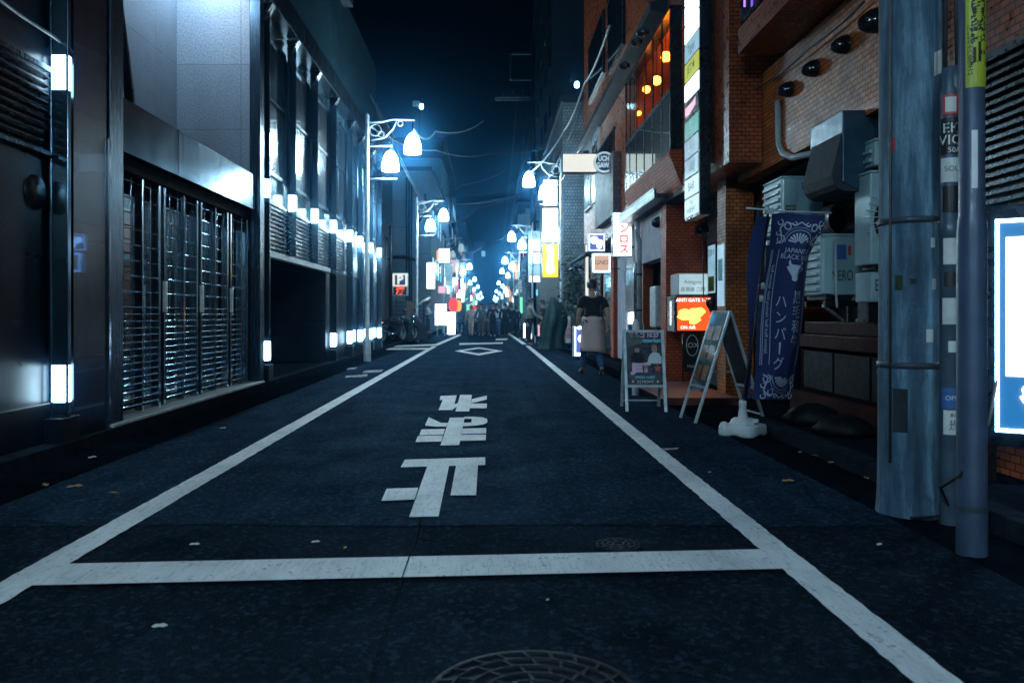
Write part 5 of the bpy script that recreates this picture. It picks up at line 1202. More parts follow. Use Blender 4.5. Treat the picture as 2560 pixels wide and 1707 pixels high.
# parking sign
t = thing('parking_sign', 'parking sign with a blue P over a red lit display on a pole', 'sign', (wx(897, 31), 31, .1))
MB(t).tube([(wx(896, 31), 31.1, .1), (wx(896, 31), 31.1, 4.6)], .045, 10).build('pole', 'dark_cladding', t)
MB(t).box(wx(901, 31), wx(937, 31), 31, 31.15, wz(679, 31), wz(627, 31)).build('case', 'galvanised', t, bevel=.01)
o = MB(t).box(wx(902, 31), wx(936, 31), 30.985, 30.999, wz(657, 31), wz(628, 31)).build('white_panel', 'sign_cream', t)
q = MB(o); cx, cz = wx(919, 31), wz(643, 31); q.box(cx - .20, cx + .20, 30.975, 30.984, cz - .19, cz + .19); q.build('blue_square', 'sticker_blue', o); text('P', .46, (cx, 30.97, cz), FRONT, 'sign_cream', o, bold=.02)
o = MB(t).box(wx(904, 31), wx(934, 31), 30.985, 30.999, wz(677, 31), wz(659, 31)).build('display', 'black_metal', t); text('満', .34, (cx, 30.98, wz(668, 31)), FRONT, 'led_red', o, bold=.014)
t = thing('plank_post', 'weathered plank barrier standing at the kerb beside a lamp post', 'barrier', (-3.1, 33.3, 0))
MB(t).prism([(wx(936, 33.3), 33.3, .0), (wx(960, 33.3), 33.3, .0), (wx(958, 33.3), 33.3, 1.62), (wx(933, 33.3), 33.3, 1.72)], (0, .12, 0)).build('planks', 'wood_grey', t, bevel=.01); MB(t).box(wx(946, 33.3), wx(948, 33.3), 33.28, 33.299, .1, 1.6).build('batten', 'wood_grey', t)
t = thing('lean_to_roof', 'small sloping corrugated roof behind the plank barrier', 'roof', (-3.2, 36, 2)); MB(t).prism([(wx(958, 36), 36, wz(700, 36)), (wx(985, 36), 36, wz(683, 36)), (wx(985, 36), 36, wz(680, 36)), (wx(958, 36), 36, wz(697, 36))], (0, 1.2, 0)).build('sheet', 'galvanised', t); MB(t).bar((wx(972, 36), 36.4, .1), (wx(972, 36), 36.4, wz(692, 36)), .08).build('post', 'dark_cladding', t)

# ------------------------------------------------------------------ buildings on the right beyond the brick one
tb = far_building('grid tiled building just beyond the brick one on the right', 2.72, 9, 29.5, 43, 9.0, 'tile_grid', auto_wins(30, 43, 3.2, 8.6, ['window_glass', 'window_cool'], 21), front=[(4.2, 5.4, 4.4, 5.6, 'window_glass')])
far_building('tall dark blue tower rising behind the tiled building', 3.6, 14, 46, 66, 30, 'dark_cladding', auto_wins(46, 66, 4, 28, ['window_glass'], 22, 4))
far_building('pale shop building beyond the tiled one on the right', 3.0, 11, 66.5, 92, 10, 'concrete_wall', auto_wins(66.5, 92, 3.2, 9.5, ['window_glass', 'window_cool', 'window_warm'], 23))
far_building('distant right building with a few lit windows', 3.2, 14, 92.5, 135, 14, 'dark_cladding', auto_wins(92.5, 135, 3.2, 13, ['window_glass', 'window_cool', 'window_warm'], 24, 5))
far_building('farthest right building before the street closes', 3.4, 16, 136, 200, 12, 'concrete_wall', auto_wins(136, 200, 3.2, 11, ['window_glass', 'window_cool'], 25, 7))
t = thing('flood_lamp', 'small bright lamp with blue glow high beside the brick building', 'lamp', (wx(1325, 40), 40, wz(195, 40))); MB().lathe([(.001, -.16), (.10, -.12), (.13, 0), (.08, .14), (.001, .16)], n=14).build('bulb', 'far_lamp', t); MB().bar((0, 0, .1), (.6, .6, .3), .06).build('arm', 'dull_steel', t); 
MB().box(.45, .75, .4, .8, -wz(195, 40) + 9.1, .35).build('mast', 'dark_cladding', t)
t = thing('flood_lamp', 'pair of small lights on a roof bracket above the left lanterns', 'lamp', (wx(962, 60.5), 61, 13.3)); q = MB(t); q.tube([(wx(962, 60.5), 61, 13.3), (wx(962, 60.5), 61, wz(232, 60.5))], .05, 6); q.build('mast', 'dull_steel', t)
MB(t).box(wx(948, 60.5), wx(963, 60.5), 60.4, 60.8, wz(243, 60.5), wz(233, 60.5)).build('box', 'ac_paint', t); MB(t).lathe([(.001, -.2), (.13, -.14), (.15, 0), (.1, .18), (.001, .2)], (wx(968, 60.5), 60.5, wz(245, 60.5)), n=12).build('bulb', 'far_lamp', t)
# utility pole with crossarms far right
t = thing('utility_pole', 'tall dark utility pole with crossarms and a transformer frame on the right', 'utility pole', (2.5, 46, 0))
MB().lathe([(.2, 0), (.13, 17), (.001, 17)], n=12).build('shaft', 'dull_steel', t)
q = MB()
for z in (13.7, 13.55): q.bar((-2.2, 0, z), (.3, 0, z), .08)
for k in range(3): q.lathe([(.05, 0), (.08, .15), (.05, .3), (.001, .32)], (-1.7 + .55 * k, 0, 13.75), n=8)
q.build('crossarm', 'dull_steel', t)
q = MB(); q.bar((-1.3, 0, 14.7), (0, 0, 14.7), .1).bar((-1.3, 0, 16.2), (0, 0, 16.2), .1).bar((-1.3, 0, 14.7), (-1.3, 0, 16.2), .1); q.build('transformer_frame', 'dull_steel', t)
t = thing('transformer_box', 'pale ribbed box on a pole above the far right lanterns', 'box', (wx(1207, 58), 58, wz(516, 58)))
MB(t).box(wx(1190, 58), wx(1222, 58), 58, 58.7, wz(518, 58), wz(494, 58)).build('casing', 'ac_paint', t); q = MB(t)
for k in range(6): q.box(wx(1192 + 5 * k, 58), wx(1194.5 + 5 * k, 58), 57.93, 57.999, wz(517, 58), wz(491, 58))
q.build('ribs', 'ac_paint', t); MB(t).box(wx(1222, 58), 3.62, 58.2, 58.4, wz(512, 58), wz(506, 58)).build('bracket', 'dull_steel', t)

# ------------------------------------------------------------------ cables
def wire(label, pts, r, sag=0.0, mat='cable'):
    t = thing('overhead_cable', label, 'cable', pts[0]); ps = []
    for a, b in zip(pts, pts[1:]):
        a, b = Vector(a), Vector(b)
        for k in range(10): u = k / 10; ps.append(a.lerp(b, u) - Vector((0, 0, sag * 4 * u * (1 - u))))
    ps.append(Vector(pts[-1])); MB(t).tube(ps, r, 5).build('cable', mat, t); return t
wire('cable bundle sweeping down from the brick building to the first right lantern', [W(1400, 60, 17), W(1343, 190, 24), W(1296, 300, 26), W(1215, 398, 27)], .03, .15, 'pale_cable')
wire('second thinner cable sweeping down beside the cable bundle', [W(1347, 210, 24), W(1300, 330, 26), W(1250, 420, 27.5)], .02, .1)
wire('third cable running down to the round disc sign', [W(1372, 250, 20), W(1322, 360, 24), W(1268, 440, 28)], .018, .1)
wire('cable leaving the nearest left lantern toward the right', [W(948, 296, 19.3), W(1000, 302, 26), W(1110, 278, 40)], .022, .25, 'pale_cable')
wire('cable across the sky from the left lanterns to the right side', [W(850, 290, 19.5), W(1000, 345, 30), W(1130, 352, 40), W(1290, 330, 44)], .022, .2)
wire('thin cable running along the street from the left pole into the haze', [W(960, 470, 33), W(1060, 425, 48), W(1160, 392, 70)], .03, .2)
wire('lower thin cable from the left lamp running to the right pole', [W(1010, 510, 33), W(1100, 475, 46), W(1215, 430, 46)], .025, .3)
wire('lowest thin cable crossing the street in the haze', [W(1060, 580, 49), W(1120, 555, 60), W(1190, 520, 58)], .03, .3)
wire('loose pale cable across the granite wall at the upper left corner', [(-3.45, 5.55, wz(0, 5.6)), W(60, 45, 6.1), W(122, 84, 6.38), W(158, 112, 6.6), W(232, 160, 7.15)], .014, .0, 'pale_cable')
wire('thin dark cable along the brick fascia above the dome lamps', [W(1690, 230, 10.2), W(1760, 190, 9.4), W(1860, 110, 8.0), W(1985, 5, 6.9)], .012, .02)

for k, (a, b, s_) in enumerate((((-3.3, 22, 7.2), (-2.9, 60, 6.6), .5), ((-3.2, 24, 6.7), (-2.9, 70, 6.4), .4), ((2.5, 30, 7.6), (2.4, 90, 7.0), .5), ((2.4, 30, 7.0), (2.3, 75, 6.6), .35), ((-3.0, 33, 5.9), (2.4, 46, 8.5), .5), ((-3.5, 48, 8.2), (2.5, 46, 9.5), .6), ((2.5, 46, 12.8), (2.6, 110, 11), .8), ((2.2, 46, 13.0), (2.3, 110, 11.2), .8), ((1.6, 46, 13.8), (1.9, 120, 11.5), .9))):
    o = wire('one of the thin dark cables strung along the street between poles', [a, b], .014 + .004 * (k % 3), s_); o['group'] = 'thin cables strung along the street'
# ------------------------------------------------------------------ trees
def tree(label, x, y, h, r, n, seed, tr=.05):
    t = thing('street_tree', label, 'tree', (x, y, .1)); rn = random.Random(seed)
    q = MB(); q.tube([(0, 0, 0), (.05, .02, h * .4), (-.03, .0, h * .7)], [tr, tr * .8, tr * .5], 8); cl = []
    for k in range(9):
        a = rn.uniform(0, 6.28); z = h * rn.uniform(.45, .95); e = Vector((r * rn.uniform(.4, 1) * math.cos(a), r * rn.uniform(.4, 1) * math.sin(a), z)); cl.append(e)
        q.tube([(0, 0, h * rn.uniform(.35, .65)), e * .6 + Vector((0, 0, z * .3)), e], [tr * .4, tr * .25, tr * .1], 5)
    q.build('trunk', 'bark', t); q = MB()
    for k in range(n):
        c = rn.choice(cl); p = c + Vector((rn.gauss(0, r * .3), rn.gauss(0, r * .3), rn.gauss(0, h * .09))); s = rn.uniform(.03, .065)
        u = Vector((rn.uniform(-1, 1), rn.uniform(-1, 1), rn.uniform(-.6, .6))).normalized(); v = u.cross(Vector((rn.uniform(-1, 1), rn.uniform(-1, 1), rn.uniform(-1, 1)))).normalized()
        q.poly([p - u * s * 1.4, p + v * s * .6, p + u * s * 1.4, p - v * s * .6])
    q.build('crown', 'leaf_green', t); return t
tree('small dark leafy tree beside the tiled building behind the lamp post', 2.95, 25.3, 2.7, .55, 1100, 4)
tree('leafy bush behind the man in the apron', 3.0, 23.5, 1.7, .4, 500, 5, .03)
tree('dark leafy tree by the far pole on the right', 2.75, 52, 5.2, .9, 700, 6, .08)
# ------------------------------------------------------------------ people
def skin(name, joints, bones, mat, parent, extra=None, sub=2):
    """continuous tapering surface grown over a skeleton"""
    ks = list(joints); me = bpy.data.meshes.new(name)
    me.from_pydata([joints[k][0] for k in ks], [(ks.index(a), ks.index(b)) for a, b in bones], [])
    o = bpy.data.objects.new(name, me); COL.objects.link(o)
    sk = o.modifiers.new('skin', 'SKIN'); sk.use_smooth_shade = True
    sv = me.skin_vertices[0].data
    for k, v in zip(ks, sv):
        r = joints[k][1]; v.radius = r if isinstance(r, tuple) else (r, r); v.use_root = False
    sv[0].use_root = True
    ss = o.modifiers.new('sub', 'SUBSURF'); ss.levels = sub; ss.render_levels = sub
    dg = bpy.context.evaluated_depsgraph_get(); m2 = bpy.data.meshes.new_from_object(o.evaluated_get(dg))
    bpy.data.objects.remove(o); bpy.data.meshes.remove(me)
    if extra:
        b = MB(); extra(b)
        import bmesh
        bm = bmesh.new(); bm.from_mesh(m2); tmp = bpy.data.meshes.new('tmp'); tmp.from_pydata([tuple(v) for v in b.v], [], b.f); bm.from_mesh(tmp); bm.to_mesh(m2); bm.free(); bpy.data.meshes.remove(tmp)
    m2.materials.clear(); m2.materials.append(MATS[mat])
    for p in m2.polygons: p.use_smooth = True; p.material_index = 0
    o = bpy.data.objects.new(name, m2); COL.objects.link(o); o.parent = parent
    return o
def person(label, loc, rz, h, top, bottom, pose='walk', coat=0.0, sleeve='long', apron=None, hairmat='hair', fem=False, arm=None, fine=False, shoes='shoe_black', stride=1.0, lean=0.0):
    t = thing('person', label, 'person', loc, rz); k = h / 1.75
    V = lambda x, y, z: Vector((x * k, (y + lean * max(0, z - .9)) * k, z * k))
    s = stride if pose == 'walk' else .08
    sh = .175 if fem else .195
    J = {}
    hip = {'l': V(-.09, 0, .93), 'r': V(.09, 0, .93)}
    fl, fr = (.30 * s, -.28 * s)
    kneeb = {'l': V(-.095, .17 * s + .02, .50), 'r': V(.095, -.03 * s, .50)}
    ank = {'l': V(-.10, fl, .09), 'r': V(.10, fr - .05 * s, .12 if pose == 'walk' else .09)}
    toe = {'l': V(-.11, fl + .16, .045), 'r': V(.115, fr + .10, .04)}
    el = arm['el'] if arm else {'l': (-.27, -.05 - .06 * s, 1.12), 'r': (.27, .0 + .06 * s, 1.12)}
    wr = arm['wr'] if arm else {'l': (-.27, .03 - .06 * s, .88), 'r': (.28, .10 + .08 * s, .90)}
    B = {'pel': (V(0, 0, .97), (.13 * k, .10 * k)), 'waist': (V(0, 0, 1.10), (.115 * k, .085 * k)), 'chest': (V(0, .0, 1.30), (.145 * k, .10 * k)), 'neck0': (V(0, -.01, 1.46), (.06 * k, .055 * k)), 'neck': (V(0, .0, 1.52), (.05 * k, .05 * k)),
         'head0': (V(0, .02, 1.585), (.066 * k, .078 * k)), 'head1': (V(0, .012, 1.66), (.076 * k, .095 * k)), 'crown': (V(0, .0, 1.72), (.058 * k, .07 * k))}
    bones = [('pel', 'waist'), ('waist', 'chest'), ('chest', 'neck0'), ('neck0', 'neck'), ('neck', 'head0'), ('head0', 'head1'), ('head1', 'crown')]
    for c, sg in (('l', -1), ('r', 1)):
        B['sh' + c] = (V(sg * sh, -.005, 1.40), .055 * k); B['el' + c] = (V(*el[c]), .04 * k); B['wr' + c] = (V(*wr[c]), .027 * k)
        d = (Vector(wr[c]) - Vector(el[c])).normalized(); B['palm' + c] = (V(*(Vector(wr[c]) + d * .07)), (.032 * k, .018 * k))
        B['hip' + c] = (hip[c], .085 * k); B['kn' + c] = (kneeb[c], .055 * k); B['an' + c] = (ank[c], .038 * k); B['to' + c] = (toe[c], (.035 * k, .025 * k))
        bones += [('chest', 'sh' + c), ('sh' + c, 'el' + c), ('el' + c, 'wr' + c), ('wr' + c, 'palm' + c), ('pel', 'hip' + c), ('hip' + c, 'kn' + c), ('kn' + c, 'an' + c), ('an' + c, 'to' + c)]
    def ex(b):
        for c, sg in (('l', -1), ('r', 1)):
            p = Vector(wr[c]); d = (p - Vector(el[c])).normalized(); side = d.cross(Vector((sg, 0, 0))).normalized(); inn = Vector((-sg, 0, 0))
            for j, ln in enumerate((.075, .085, .08, .06)):
                r0 = p + d * .085 + side * (.024 - .016 * j); b.tube([V(*r0), V(*(r0 + d * ln * .5 + inn * .008)), V(*(r0 + d * ln * .85 + inn * .03))], [.010 * k, .009 * k, .007 * k], 6)
            r0 = p + d * .03 + side * .03; b.tube([V(*r0), V(*(r0 + d * .035 + side * .022)), V(*(r0 + d * .065 + side * .024 + inn * .012))], [.012 * k, .010 * k, .008 * k], 6)
        b.tube([V(0, .10, 1.635), V(0, .125, 1.615), V(0, .105, 1.605)], [.008 * k, .014 * k, .01 * k], 6)          # nose
        for sg in (-1, 1): b.tube([V(sg * .076, .0, 1.665), V(sg * .090, -.008, 1.655), V(sg * .080, -.002, 1.62)], [.012 * k, .016 * k, .008 * k], 6)   # ears
    body = skin('body', B, bones, 'skin', t, ex)
    # eyes, brows and mouth
    q = MB()
    for sg in (-1, 1): q.tube([V(sg * .022, .106, 1.648), V(sg * .042, .098, 1.648)], .006 * k, 6); q.tube([V(sg * .018, .108, 1.668), V(sg * .046, .098, 1.668)], .004 * k, 5)
    q.tube([V(-.022, .102, 1.583), V(.022, .102, 1.583)], .005 * k, 6); q.build('face_features', 'menu_brown', t)
    T = {n: (B[n][0], tuple(x + .018 * k for x in (B[n][1] if isinstance(B[n][1], tuple) else (B[n][1],) * 2))) for n in ('pel', 'waist', 'chest', 'neck0')}
    T['neck0'] = (V(0, -.01, 1.455), (.075 * k, .068 * k))
    tb = [('pel', 'waist'), ('waist', 'chest'), ('chest', 'neck0')]
    if coat: T['skirt'] = (V(0, -.01, .95 - coat), (.20 * k, .15 * k)); T['pel'] = (T['pel'][0], (.165 * k, .125 * k)); tb.append(('pel', 'skirt'))
    else: T['hem'] = (V(0, 0, .90), (.150 * k, .118 * k)); tb.append(('pel', 'hem'))
    for c in 'lr':
        a, b_, c_ = B['sh' + c][0], B['el' + c][0], B['wr' + c][0]
        T['sh' + c] = (a, .078 * k); tb.append(('chest', 'sh' + c))
        if sleeve == 'long': T['el' + c] = (b_, .058 * k); T['wr' + c] = (b_.lerp(c_, .92), .044 * k); tb += [('sh' + c, 'el' + c), ('el' + c, 'wr' + c)]
        else: T['cuff' + c] = (a.lerp(b_, .72), .075 * k); tb += [('sh' + c, 'cuff' + c)]
    skin('coat' if coat else 'shirt', T, tb, top, t)
    P = {'pel': (V(0, 0, .99), (.14 * k, .112 * k))}; pb = []
    for c in 'lr':
        P['hip' + c] = (hip[c], .10 * k); P['kn' + c] = (kneeb[c], .075 * k); P['an' + c] = (kneeb[c].lerp(ank[c], .96), .062 * k); pb += [('pel', 'hip' + c), ('hip' + c, 'kn' + c), ('kn' + c, 'an' + c)]
    skin('trousers', P, pb, bottom, t)
    for c, sg in (('l', -1), ('r', 1)):
        a, b_ = ank[c], toe[c]; d = (b_ - a); d.z = 0; d.normalize()
        S = {'heel': (Vector((a.x, a.y, 0)) - d * .03 * k + Vector((0, 0, max(.042 * k, a.z - .055 * k))), (.038 * k, .04 * k)), 'mid': (Vector((a.x, a.y, 0)) + d * .09 * k + Vector((0, 0, .04 * k)), (.045 * k, .036 * k)), 'tip': (Vector((a.x, a.y, 0)) + d * .19 * k + Vector((0, 0, .03 * k)), (.038 * k, .026 * k)), 'top': (a + Vector((0, 0, .0)), .045 * k)}
        skin('shoe', S, [('heel', 'mid'), ('mid', 'tip'), ('heel', 'top')], shoes, t, sub=1)
    m = MB(); n = 16; rings = []
    for j in range(9):
        ph = math.pi / 2 * j / 8; row = []
        for i in range(n):
            th = 2 * math.pi * i / n; front = max(0, math.sin(th))
            z = 1.672 + .092 * math.cos(ph) - (.085 if j == 8 else .02 * (j / 8)) * (1 - front) - (.13 if fem and j == 8 else 0) * (1 - front)
            if front > .3 and j == 8: z = 1.695
            r = math.sin(ph); row.append(V(.088 * r * math.cos(th), .012 + .108 * r * math.sin(th), z))
        rings.append(m.pts(row))
    m.smooth = True
    for a, b_ in zip(rings, rings[1:]):
        for i in range(n): m.face([a + i, a + (i + 1) % n, b_ + (i + 1) % n, b_ + i])
    m.face([rings[-1] + i for i in reversed(range(n))]); m.build('hair', hairmat, t)
    if apron:
        m = MB(); m.smooth = True; n = 28; rings = []
        for j in range(9):
            u = j / 8; z = 1.06 - .62 * u; row = []
            for i in range(n):
                th = 2 * math.pi * i / n; f = 1 + .05 * math.sin(5 * th + 2) * u
                row.append(V((.185 + .050 * u) * f * math.cos(th) + .02 * u, (.150 + .070 * u + .05 * u * abs(s)) * f * math.sin(th), z - .05 * u * max(0, math.cos(th))))
            rings.append(m.pts(row))
        for a, b_ in zip(rings, rings[1:]):
            for i in range(n): m.face([a + i, a + (i + 1) % n, b_ + (i + 1) % n, b_ + i])
        o = m.build('apron', apron, t); md = o.modifiers.new('thick', 'SOLIDIFY'); md.thickness = .006
        q = MB(); q.lathe([(.158 * k, 1.04 * k), (.163 * k, 1.06 * k), (.158 * k, 1.075 * k)], n=24)
        for i, v in enumerate(q.v): q.v[i] = Vector((v.x, v.y * .8, v.z))
        q.build('apron_string', apron, t)
    return t
person('man in a black T-shirt, beige waist apron and jeans walking away', (wx(1358, 15.1), 15.0, 0), R(8), 1.80, 'black_cotton', 'denim', sleeve='short', apron='apron_beige', fine=True, arm={'el': {'l': (-.255, -.05, 1.12), 'r': (.275, -.10, 1.13)}, 'wr': {'l': (-.25, .12, .93), 'r': (.27, -.04, .885)}})
person('person in a long beige coat standing side on and reaching forward', (wx(1215, 28.7), 28.7, 0), R(-75), 1.74, 'coat_grey', 'navy_suit', pose='stand', coat=.30, arm={'el': {'l': (-.24, .16, 1.16), 'r': (.24, .12, 1.15)}, 'wr': {'l': (-.16, .40, 1.08), 'r': (.14, .38, 1.02)}}, lean=.08)
person('person in dark clothes standing opposite the beige coat', (wx(1246, 30.5), 30.5, 0), R(80), 1.70, 'navy_suit', 'navy_suit', pose='stand')
person('dark dressed person behind the covered object on the right', (wx(1259, 33), 33, 0), R(160), 1.68, 'black_cotton', 'navy_suit', pose='stand')
person('man in a white shirt and dark trousers looking down at his hands', (wx(983, 44), 44, .1), R(-100), 1.76, 'shirt_white', 'navy_suit', pose='stand', arm={'el': {'l': (-.25, .08, 1.13), 'r': (.25, .08, 1.13)}, 'wr': {'l': (-.12, .28, 1.18), 'r': (.10, .28, 1.16)}})
person('woman in a pale pink top and pale trousers walking towards us in the crowd', (wx(1082, 42.5), 42.5, 0), R(172), 1.66, 'shirt_pink', 'trouser_pale', fem=True, sleeve='short', coat=.22, hairmat='menu_brown', stride=.7)
person('person in a white shirt just behind the pale pink top', (wx(1097, 45.5), 45.5, 0), R(190), 1.72, 'shirt_white', 'navy_suit', stride=.6)
person('person in a teal jacket and brown trousers, beside a grey jacket in the crowd', (wx(1105, 42), 42, 0), R(175), 1.74, 'jacket_teal', 'trouser_brown', stride=.5)
person('person in a grey jacket and brown trousers beside a teal jacket in the crowd', (wx(1118, 44.5), 44.5, 0), R(185), 1.72, 'coat_grey', 'trouser_brown', stride=.6)
person('person in a dark suit with arms raised to the face in the crowd', (wx(1132, 40.5), 40.5, 0), R(180), 1.76, 'navy_suit', 'navy_suit', stride=.5, arm={'el': {'l': (-.27, .14, 1.22), 'r': (.27, .06, 1.12)}, 'wr': {'l': (-.10, .24, 1.46), 'r': (.24, .14, .92)}})
person('person in a white shirt and open dark jacket in the crowd', (wx(1142, 44), 44, 0), R(178), 1.74, 'shirt_white', 'denim', stride=.6)
person('person in all black walking right of the white shirt in the crowd', (wx(1160, 39.5), 39.5, 0), R(5), 1.75, 'black_cotton', 'black_cotton', stride=.6)
person('person in black at the right end of the crowd', (wx(1175, 46), 46, 0), R(-20), 1.72, 'black_cotton', 'navy_suit', stride=.5)
person('short person in dark clothes at the back of the crowd', (wx(1187, 50), 50, 0), R(20), 1.66, 'navy_suit', 'black_cotton', stride=.5)
person('person in dark clothes far back near the middle of the street', (wx(1150, 56), 56, 0), R(180), 1.72, 'jacket_teal', 'navy_suit', stride=.6)

# ------------------------------------------------------------------ covered object
t = thing('tarpaulin_cover', 'dark green tarpaulin draped over something tall at the right of the road', 'covered object', (wx(1272, 26.3), 26.3, 0), R(10))
m = MB(); m.smooth = False; n = 22; rings = []; rn = random.Random(9)
ph = [rn.uniform(0, 6.28) for _ in range(4)]
LR = [(1.73, -.09, .0), (1.66, -.14, .10), (1.52, -.20, .22), (1.36, -.26, .34), (1.18, -.30, .42), (.98, -.36, .47), (.80, -.40, .44), (.60, -.42, .38), (.40, -.45, .34), (.2, -.48, .33), (.08, -.52, .34), (.012, -.56, .37)]
for j, (z, l_, r_) in enumerate(LR):
    u = j / 11; c0, rd = (l_ + r_) / 2, (r_ - l_) / 2; row = []
    for i in range(n):
        th = 2 * math.pi * i / n
        f = 1 + (.10 * math.sin(4 * th + ph[0] + 1.5 * u) + .07 * math.sin(7 * th + ph[1]) + .05 * math.sin(11 * th + ph[2] + 3 * u)) * min(1, u * 2) + rn.uniform(-.06, .06) * min(1, u * 3)
        row.append((c0 + rd * f * math.cos(th), rd * f * math.sin(th) * .8, max(.008, z + rn.uniform(-.025, .025))))
    rings.append(m.pts(row))
for a, b_ in zip(rings, rings[1:]):
    for i in range(n): m.face([a + i, a + (i + 1) % n, b_ + (i + 1) % n, b_ + i])
m.face([rings[0] + i for i in reversed(range(n))]); m.smooth = False
o = m.build('cover', 'tarp', t)
for p in o.data.polygons: p.use_smooth = False
ss = o.modifiers.new('sub', 'SUBSURF'); ss.levels = 1; ss.render_levels = 1
MB().box(-.36, .42, -.2, .2, .0, .10).build('skid', 'black_metal', t)
MB().tube([(.46 * math.cos(a / 20 * 6.283), .40 * math.sin(a / 20 * 6.283), .75 + .02 * math.sin(a)) for a in range(21)], .008, 5, False).build('tie_rope', 'cable', t)

# ------------------------------------------------------------------ two-wheelers
def wheel(parent, y, r, wd):
    w_ = MB().lathe([(r - .09, -wd / 2), (r - .02, -wd / 2), (r, -wd * .25), (r, wd * .25), (r - .02, wd / 2), (r - .09, wd / 2)], (0, y, r), n=26, axis='X').build('wheel', 'black_rubber', parent)
    q = MB(); q.lathe([(r - .10, -.03), (r - .085, -.03), (r - .085, .03), (r - .10, .03)], (0, y, r), n=24, axis='X')
    for k in range(8): a = k * math.pi / 4; q.bar((0, y, r), (0, y + (r - .09) * math.cos(a), r + (r - .09) * math.sin(a)), .014)
    q.build('rim', 'galvanised', w_)
def motorbike(label, loc, rz):
    t = thing('motorbike', label, 'motorbike', loc, rz, 'motorbikes parked by the car park')
    wheel(t, .68, .30, .11); wheel(t, -.62, .30, .14)
    q = MB(); q.bar((0, .60, .72), (0, -.05, .42), .06).bar((0, -.05, .42), (0, -.62, .34), .05).bar((0, .5, .76), (0, -.75, .72), .05); q.build('frame', 'black_metal', t)
    MB().box(-.15, .15, -.12, .25, .30, .58).build('engine', 'dull_steel', t, bevel=.04)
    q = MB(); q.smooth = True; q.lathe([(.001, -.28), (.11, -.22), (.16, 0), (.13, .2), (.001, .26)], (0, .18, .80), n=16, axis='Y'); q.build('tank', 'navy_suit', t)
    q = MB(); q.smooth = False; q.prism([(-.12, -.10, .76), (-.12, -.72, .80), (-.12, -.80, .88), (-.12, -.70, .88), (-.12, -.12, .84)], (.24, 0, 0)); q.build('seat', 'black_rubber', t, bevel=.03)
    q = MB(); q.prism([(-.09, -.40, .76), (-.09, -.92, .84), (-.09, -.88, .70), (-.09, -.5, .58)], (.18, 0, 0)); q.build('tail_fairing', 'black_metal', t, bevel=.02)
    MB().box(-.08, .08, -.94, -.90, .77, .84).build('tail_light', 'tail_red', t, bevel=.01)
    MB().box(-.09, .09, -.99, -.98, .48, .62).build('number_plate', 'sticker_white', t)
    q = MB(); q.tube([(-.34, .38, 1.02), (-.15, .46, 1.0), (.15, .46, 1.0), (.34, .38, 1.02)], .016, 8); q.build('handlebar', 'black_metal', t)
    for s in (-1, 1):
        MB().tube([(s * .09, .55, .95), (s * .09, .68, .30)], .028, 8).build('fork_leg', 'chrome', t); o = MB().lathe([(.001, -.01), (.055, -.008), (.06, .008), (.001, .012)], (s * .30, .42, 1.22), n=14, axis='Y').build('mirror', 'chrome', t); MB().tube([(s * .25, .41, 1.02), (s * .30, .42, 1.17)], .008, 6).build('mirror_stalk', 'black_metal', o)
        MB().tube([(s * .12, -.85, .74), (s * .2, -.86, .74)], .022, 8).build('indicator', 'sign_amber', t)
    MB().lathe([(.001, .07), (.09, .06), (.10, 0), (.05, -.10), (.001, -.11)], (0, .70, .92), n=16, axis='Y').build('headlight', 'chrome', t)
    q = MB(); q.tube([(.16, .1, .32), (.18, -.3, .30), (.19, -.72, .42)], [.03, .035, .05], 10); q.build('exhaust', 'chrome', t)
    q = MB(); q.lathe([(.33, -.06), (.345, 0), (.33, .06)], (0, .68, .30), n=14, a0=.3, a1=2.6, axis='X'); q.build('front_mudguard', 'navy_suit', t)
    MB().bar((-.05, -.1, .34), (-.22, -.18, .01), .025).build('side_stand', 'dull_steel', t)
    return t
mb1 = motorbike('dark motorbike with red tail light parked nearest the lit pilasters', (wx(900, 30.4), 30.4, .1), R(-28))
mb2 = dup(mb1, (wx(924, 31.6), 31.6, .1), R(-34), 'second dark motorbike parked between the first one and the plank barrier')
t = thing('bike_cover', 'black sheet drawn over a parked motorbike beside the plank barrier', 'covered motorbike', (wx(936, 32.4), 32.4, .1), R(-30))
q = MB(); q.smooth = True; rings = []
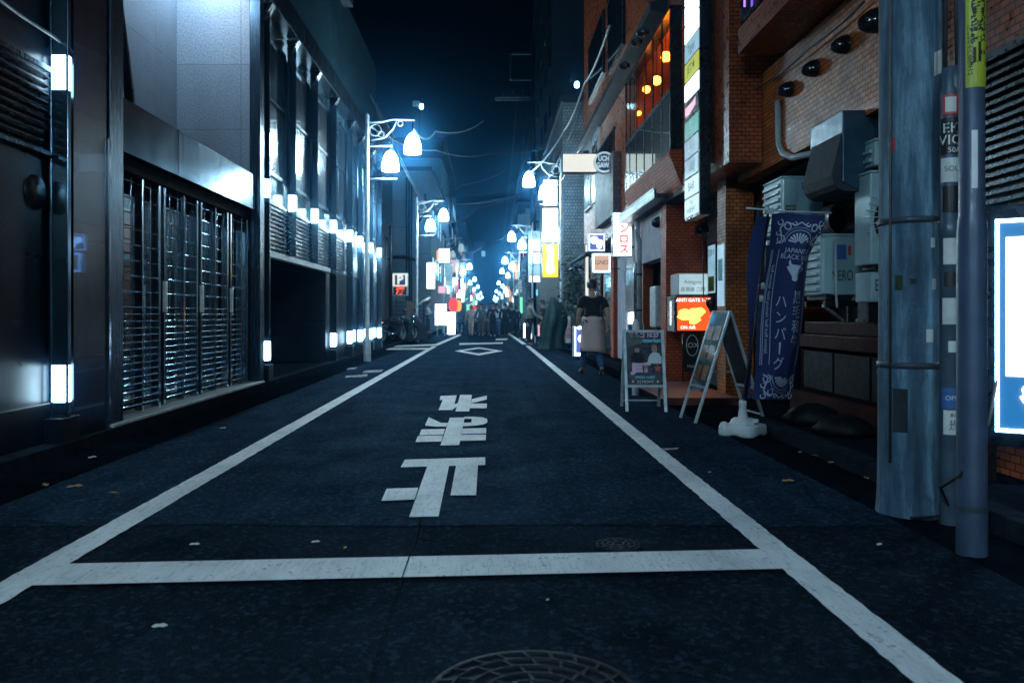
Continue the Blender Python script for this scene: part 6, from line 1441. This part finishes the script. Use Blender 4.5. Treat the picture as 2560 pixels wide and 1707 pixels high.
for j in range(10):
    u = j / 9; y = -1.0 + 2.0 * u; hh_ = .75 + .35 * math.sin(u * 3.0) + .08 * math.sin(u * 11); wd = .32 + .06 * math.sin(u * 7)
    rings.append(q.pts([(wd * math.cos(a) * (1 + .15 * math.sin(3 * a + 4 * u)), y, max(.0, hh_ * math.sin(a))) for a in [math.pi * k / 12 for k in range(13)]]))
for a, b_ in zip(rings, rings[1:]):
    for i in range(12): q.face([a + i, a + i + 1, b_ + i + 1, b_ + i])
q.face([rings[0] + i for i in range(13)]); q.face([rings[-1] + i for i in reversed(range(13))])
q.build('sheet', 'black_rubber', t)
t = thing('bicycle', 'dark bicycle parked between the white box sign and the crowd', 'bicycle', (wx(1057, 47), 47, 0), R(15))
wheel(t, .52, .33, .04); wheel(t, -.52, .33, .04)
q = MB()
for a, b_ in (((0, -.52, .33), (0, -.1, .30)), ((0, -.1, .30), (0, -.2, .78)), ((0, -.52, .33), (0, -.18, .70)), ((0, -.1, .3), (0, .38, .72)), ((0, -.18, .7), (0, .36, .78)), ((0, .34, .92), (0, .52, .33))): q.tube([a, b_], .018, 8)
q.build('frame', 'navy_suit', t); MB().box(-.08, .08, -.32, -.08, .80, .86).build('saddle', 'black_rubber', t, bevel=.02); MB().tube([(-.28, .24, .98), (-.1, .36, .96), (.1, .36, .96), (.28, .24, .98)], .014, 8).build('handlebar', 'chrome', t)
q = MB(); q.box(-.17, .17, .46, .78, .74, .76)
for k in range(6):
    x = -.17 + .068 * k; q.bar((x, .46, .76), (x, .46, .98), .01).bar((x, .78, .76), (x, .78, .98), .01)
q.bar((-.17, .46, .98), (.17, .46, .98), .014).bar((-.17, .78, .98), (.17, .78, .98), .014).bar((-.17, .46, .98), (-.17, .78, .98), .014).bar((.17, .46, .98), (.17, .78, .98), .014); q.build('basket', 'galvanised', t)
t = thing('shop_awning', 'sloping dark awning over the shop doors beside the purple sign', 'awning', (2.75, 21.5, 2.6))
MB(t).prism([(2.35, 19.8, 2.62), (3.06, 19.8, 2.90), (3.06, 19.8, 2.95), (2.35, 19.8, 2.68)], (0, 4.2, 0)).build('canvas', 'jacket_teal', t)
MB(t).bar((2.4, 19.9, 2.62), (3.08, 19.9, 2.4), .03).bar((2.4, 23.9, 2.62), (3.08, 23.9, 2.4), .03).build('bracket', 'dull_steel', t)
